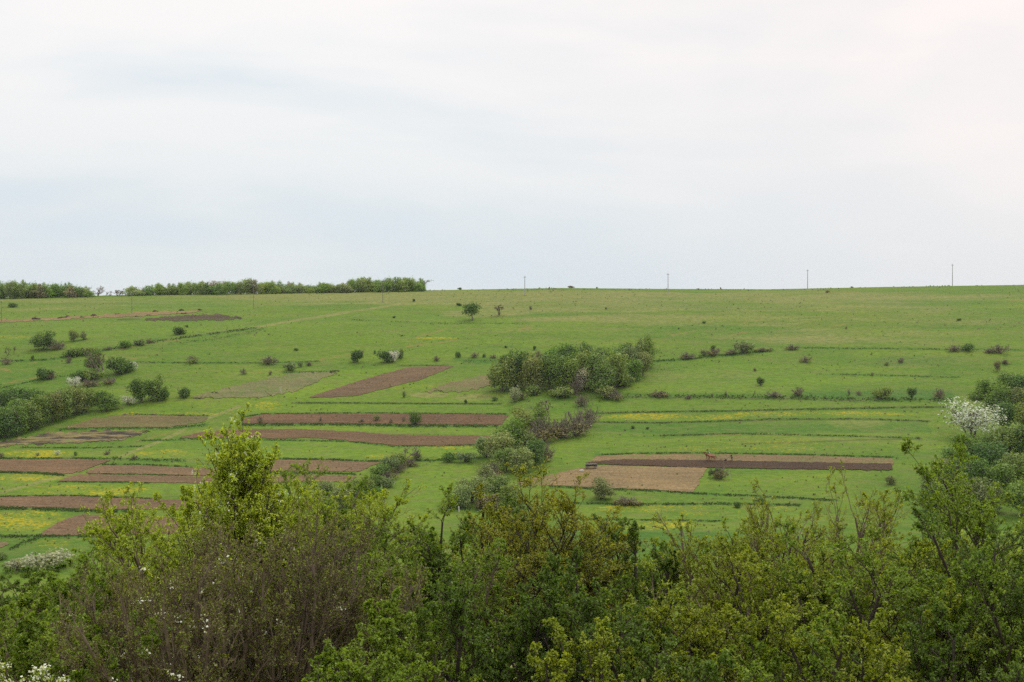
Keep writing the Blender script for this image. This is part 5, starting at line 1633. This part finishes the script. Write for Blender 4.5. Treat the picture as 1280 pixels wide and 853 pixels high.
N(985, 604, 21, 3.4, L_LIME, B_GREY, 'loose lime green tree with thin see-through tips', name='tree', n0=5, lean=0.35, kids=(10, 7, 5), per=4, lsize=0.045, shape=0.8)
N(1040, 572, 20, 2.6, L_LIME, B_GREY, 'thin lime green tree with very sparse top below the dark furrows', name='tree', n0=2, lean=0.15, kids=(10, 5, 4), per=2,
  lsize=0.045, shape=0.4)
N(1085, 620, 22, 3.6, L_LIME, B_GREY, 'broad lime green shrub left of the far right tree', per=5, lsize=0.048, lean=0.4)
N(1150, 648, 23, 3.6, L_FRESH, B_GREY, 'yellow green shrub below the pale cream flowering tree', per=5, lsize=0.05, lean=0.4)
N(1268, 578, 19, 3.2, L_GREEN, B_DARK, 'tall green tree with dark trunk at the right edge', name='tree', n0=4, lean=0.3, kids=(13, 8, 6), per=5, lsize=0.052, shape=0.75)
N(1330, 540, 21, 4.6, L_GREEN, B_DARK, 'green tree cut off by the right edge of the picture', name='tree', n0=5, lean=0.35, per=6, lsize=0.055)
# ---- front row; some low shrubs get darker leaves, shade put into their colour
N(25, 775, 15, 3.2, L_FRESH, B_DARK, 'white blossoming plum with dark bent twigs in the lower left corner', name='tree', n0=6, lean=0.7, kids=(10, 7, 5), per=3,
  lsize=0.04, flowers=520, flow_min=0.45, thin=0.8)
N(110, 735, 20, 3.6, L_GREEN, B_GREY, 'mid-green shrub between the plum blossom and the brown twiggy shrub', per=4, lsize=0.05)
N(190, 690, 17.5, 2.8, L_SPARSE, B_GREY, 'left one of the brown twiggy shrubs', n0=14, lean=0.75, kids=(12, 8, 5), per=2, lsize=0.032, wob=0.08)
N(255, 655, 16.5, 3.0, L_SPARSE, B_GREY, 'brown twiggy shrub below the tall pale green tree', n0=16, lean=0.7, kids=(12, 8, 5), per=2, lsize=0.032, flowers=30, flow_min=0.6, wob=0.08)
N(335, 628, 17, 3.2, L_SPARSE, B_GREY, 'largest brown twiggy shrub with fanned bare stems', n0=18, lean=0.7, kids=(12, 9, 5), per=2, lsize=0.034, flowers=12, flow_min=0.6, wob=0.08)
N(410, 650, 18, 2.8, L_SPARSE, B_GREY, 'right one of the brown twiggy shrubs', n0=14, lean=0.65, kids=(12, 8, 5), per=2, lsize=0.034, wob=0.08)
N(475, 745, 15.5, 2.6, L_GREEN, B_DARK, 'bright leafy shrub low in front of the brown twigs', per=7, lsize=0.044, kids=(12, 8, 6))
N(540, 668, 20, 3.2, L_GREEN, B_GREY, 'leafy green shrub with bare twigs showing inside', per=4, lsize=0.045)
N(560, 770, 15, 2.8, L_GREEN, B_DARK, 'low densely leafed shrub at the bottom middle', per=7, lsize=0.042, kids=(12, 8, 6))
N(625, 700, 17.5, 3.0, L_DEEP, B_DARK, 'dense green shrub below the olive yellow tree', per=7, lsize=0.045, kids=(12, 8, 6))
N(700, 690, 18, 3.0, L_DEEP, B_DARK, 'dense dark green shrub right below the olive yellow tree', per=7, lsize=0.045, kids=(12, 8, 6))
N(770, 722, 17, 3.0, L_DEEP, B_DARK, 'dense green shrub below the single thin twig', per=7, lsize=0.044, kids=(12, 8, 6))
N(690, 790, 14.5, 2.6, L_LIME, B_DARK, 'lowest leafy shrub at the bottom right of the middle', per=7, lsize=0.042, kids=(12, 8, 6))
N(850, 715, 18, 3.2, L_LIME, B_DARK, 'lime green shrub in the right middle of the hedge', per=6, lsize=0.046, kids=(12, 8, 6))
N(925, 680, 18, 3.2, L_LIME, B_GREY, 'dense lime green shrub below the loose see-through tree', per=6, lsize=0.046, kids=(12, 8, 6))
N(1000, 655, 18.5, 3.2, L_LIME, B_DARK, 'wide lime green shrub below the thin sparse tree', per=6, lsize=0.046, kids=(12, 8, 6))
N(1075, 655, 17.5, 3.2, L_GREEN, B_DARK, 'green shrub with dark gaps right of the wide lime one', per=6, lsize=0.046, kids=(12, 8, 6))
N(1150, 676, 17.5, 3.2, L_LIME, B_DARK, 'yellowish shrub left of the dark trunk at the right', per=6, lsize=0.046, kids=(12, 8, 6))
N(1225, 662, 17, 3.2, L_GREEN, B_DARK, 'dark leafy shrub under the tall tree at the right edge', per=6, lsize=0.046, kids=(12, 8, 6))
N(1300, 640, 17, 3.2, L_DEEP, B_DARK, 'deep green shrub filling the lower right corner', per=6, lsize=0.046, kids=(12, 8, 6))
N(835, 785, 14.5, 2.8, L_DEEP, B_DARK, 'low green shrub at the bottom below the lime green one', per=7, lsize=0.042, kids=(12, 8, 6))
N(950, 765, 14.5, 2.8, L_GREEN, B_DARK, 'bright leafy shrub at the bottom right of the middle shrub row', per=7, lsize=0.042, kids=(12, 8, 6))
N(1070, 755, 14.5, 2.8, L_LIME, B_DARK, 'bright leafy shrub with large leaves at the bottom right', per=7, lsize=0.044, kids=(12, 8, 6))
N(1180, 775, 14.5, 2.8, L_DEEP, B_DARK, 'shaded dark shrub at the bottom near the right corner', per=6, lsize=0.042, kids=(12, 8, 6))

N(-12, 708, 22, 3.8, L_GREEN, B_GREY, 'green shrub cut off by the left edge under the silvery bushes', per=5, lsize=0.055)
N(75, 728, 17, 3.0, L_GREEN, B_GREY, 'mid-green shrub just above the white blossoming plum', per=6, lsize=0.048)
N(25, 706, 26, 4.4, L_DEEP, B_GREY, 'dark shrub right under the smaller silvery bush', per=6, lsize=0.065)
N(310, 575, 22, 2.8, L_FRESH, B_GREY, 'fresh green shrub close against the right side of the tall pale tree', per=6, lsize=0.05, lean=0.3)
N(240, 588, 22, 2.8, L_FRESH, B_GREY, 'fresh green shrub close against the left side of the tall pale tree', per=6, lsize=0.05, lean=0.3)
N(700, 612, 23, 2.6, L_OLIVE, B_DARK, 'olive yellow shrub leaning against the right side of the middle tree', per=5, lsize=0.045, lean=0.3)
N(1010, 610, 22, 3.2, L_LIME, B_GREY, 'loose lime green shrub between the two thin lime trees', per=3, lsize=0.045, kids=(10, 7, 5))
N(940, 612, 22, 2.8, L_LIME, B_GREY, 'see-through lime green shrub left of the loose lime green tree', per=3, lsize=0.045, kids=(9, 6, 5), lean=0.3)

N(50, 726, 20, 3.0, L_GREEN, B_GREY, 'green shrub directly below the large silvery willow', per=6, lsize=0.055)
N(118, 700, 22, 3.2, L_GREEN, B_GREY, 'green shrub right of the silvery willow and left of the brown twigs', per=5, lsize=0.055)
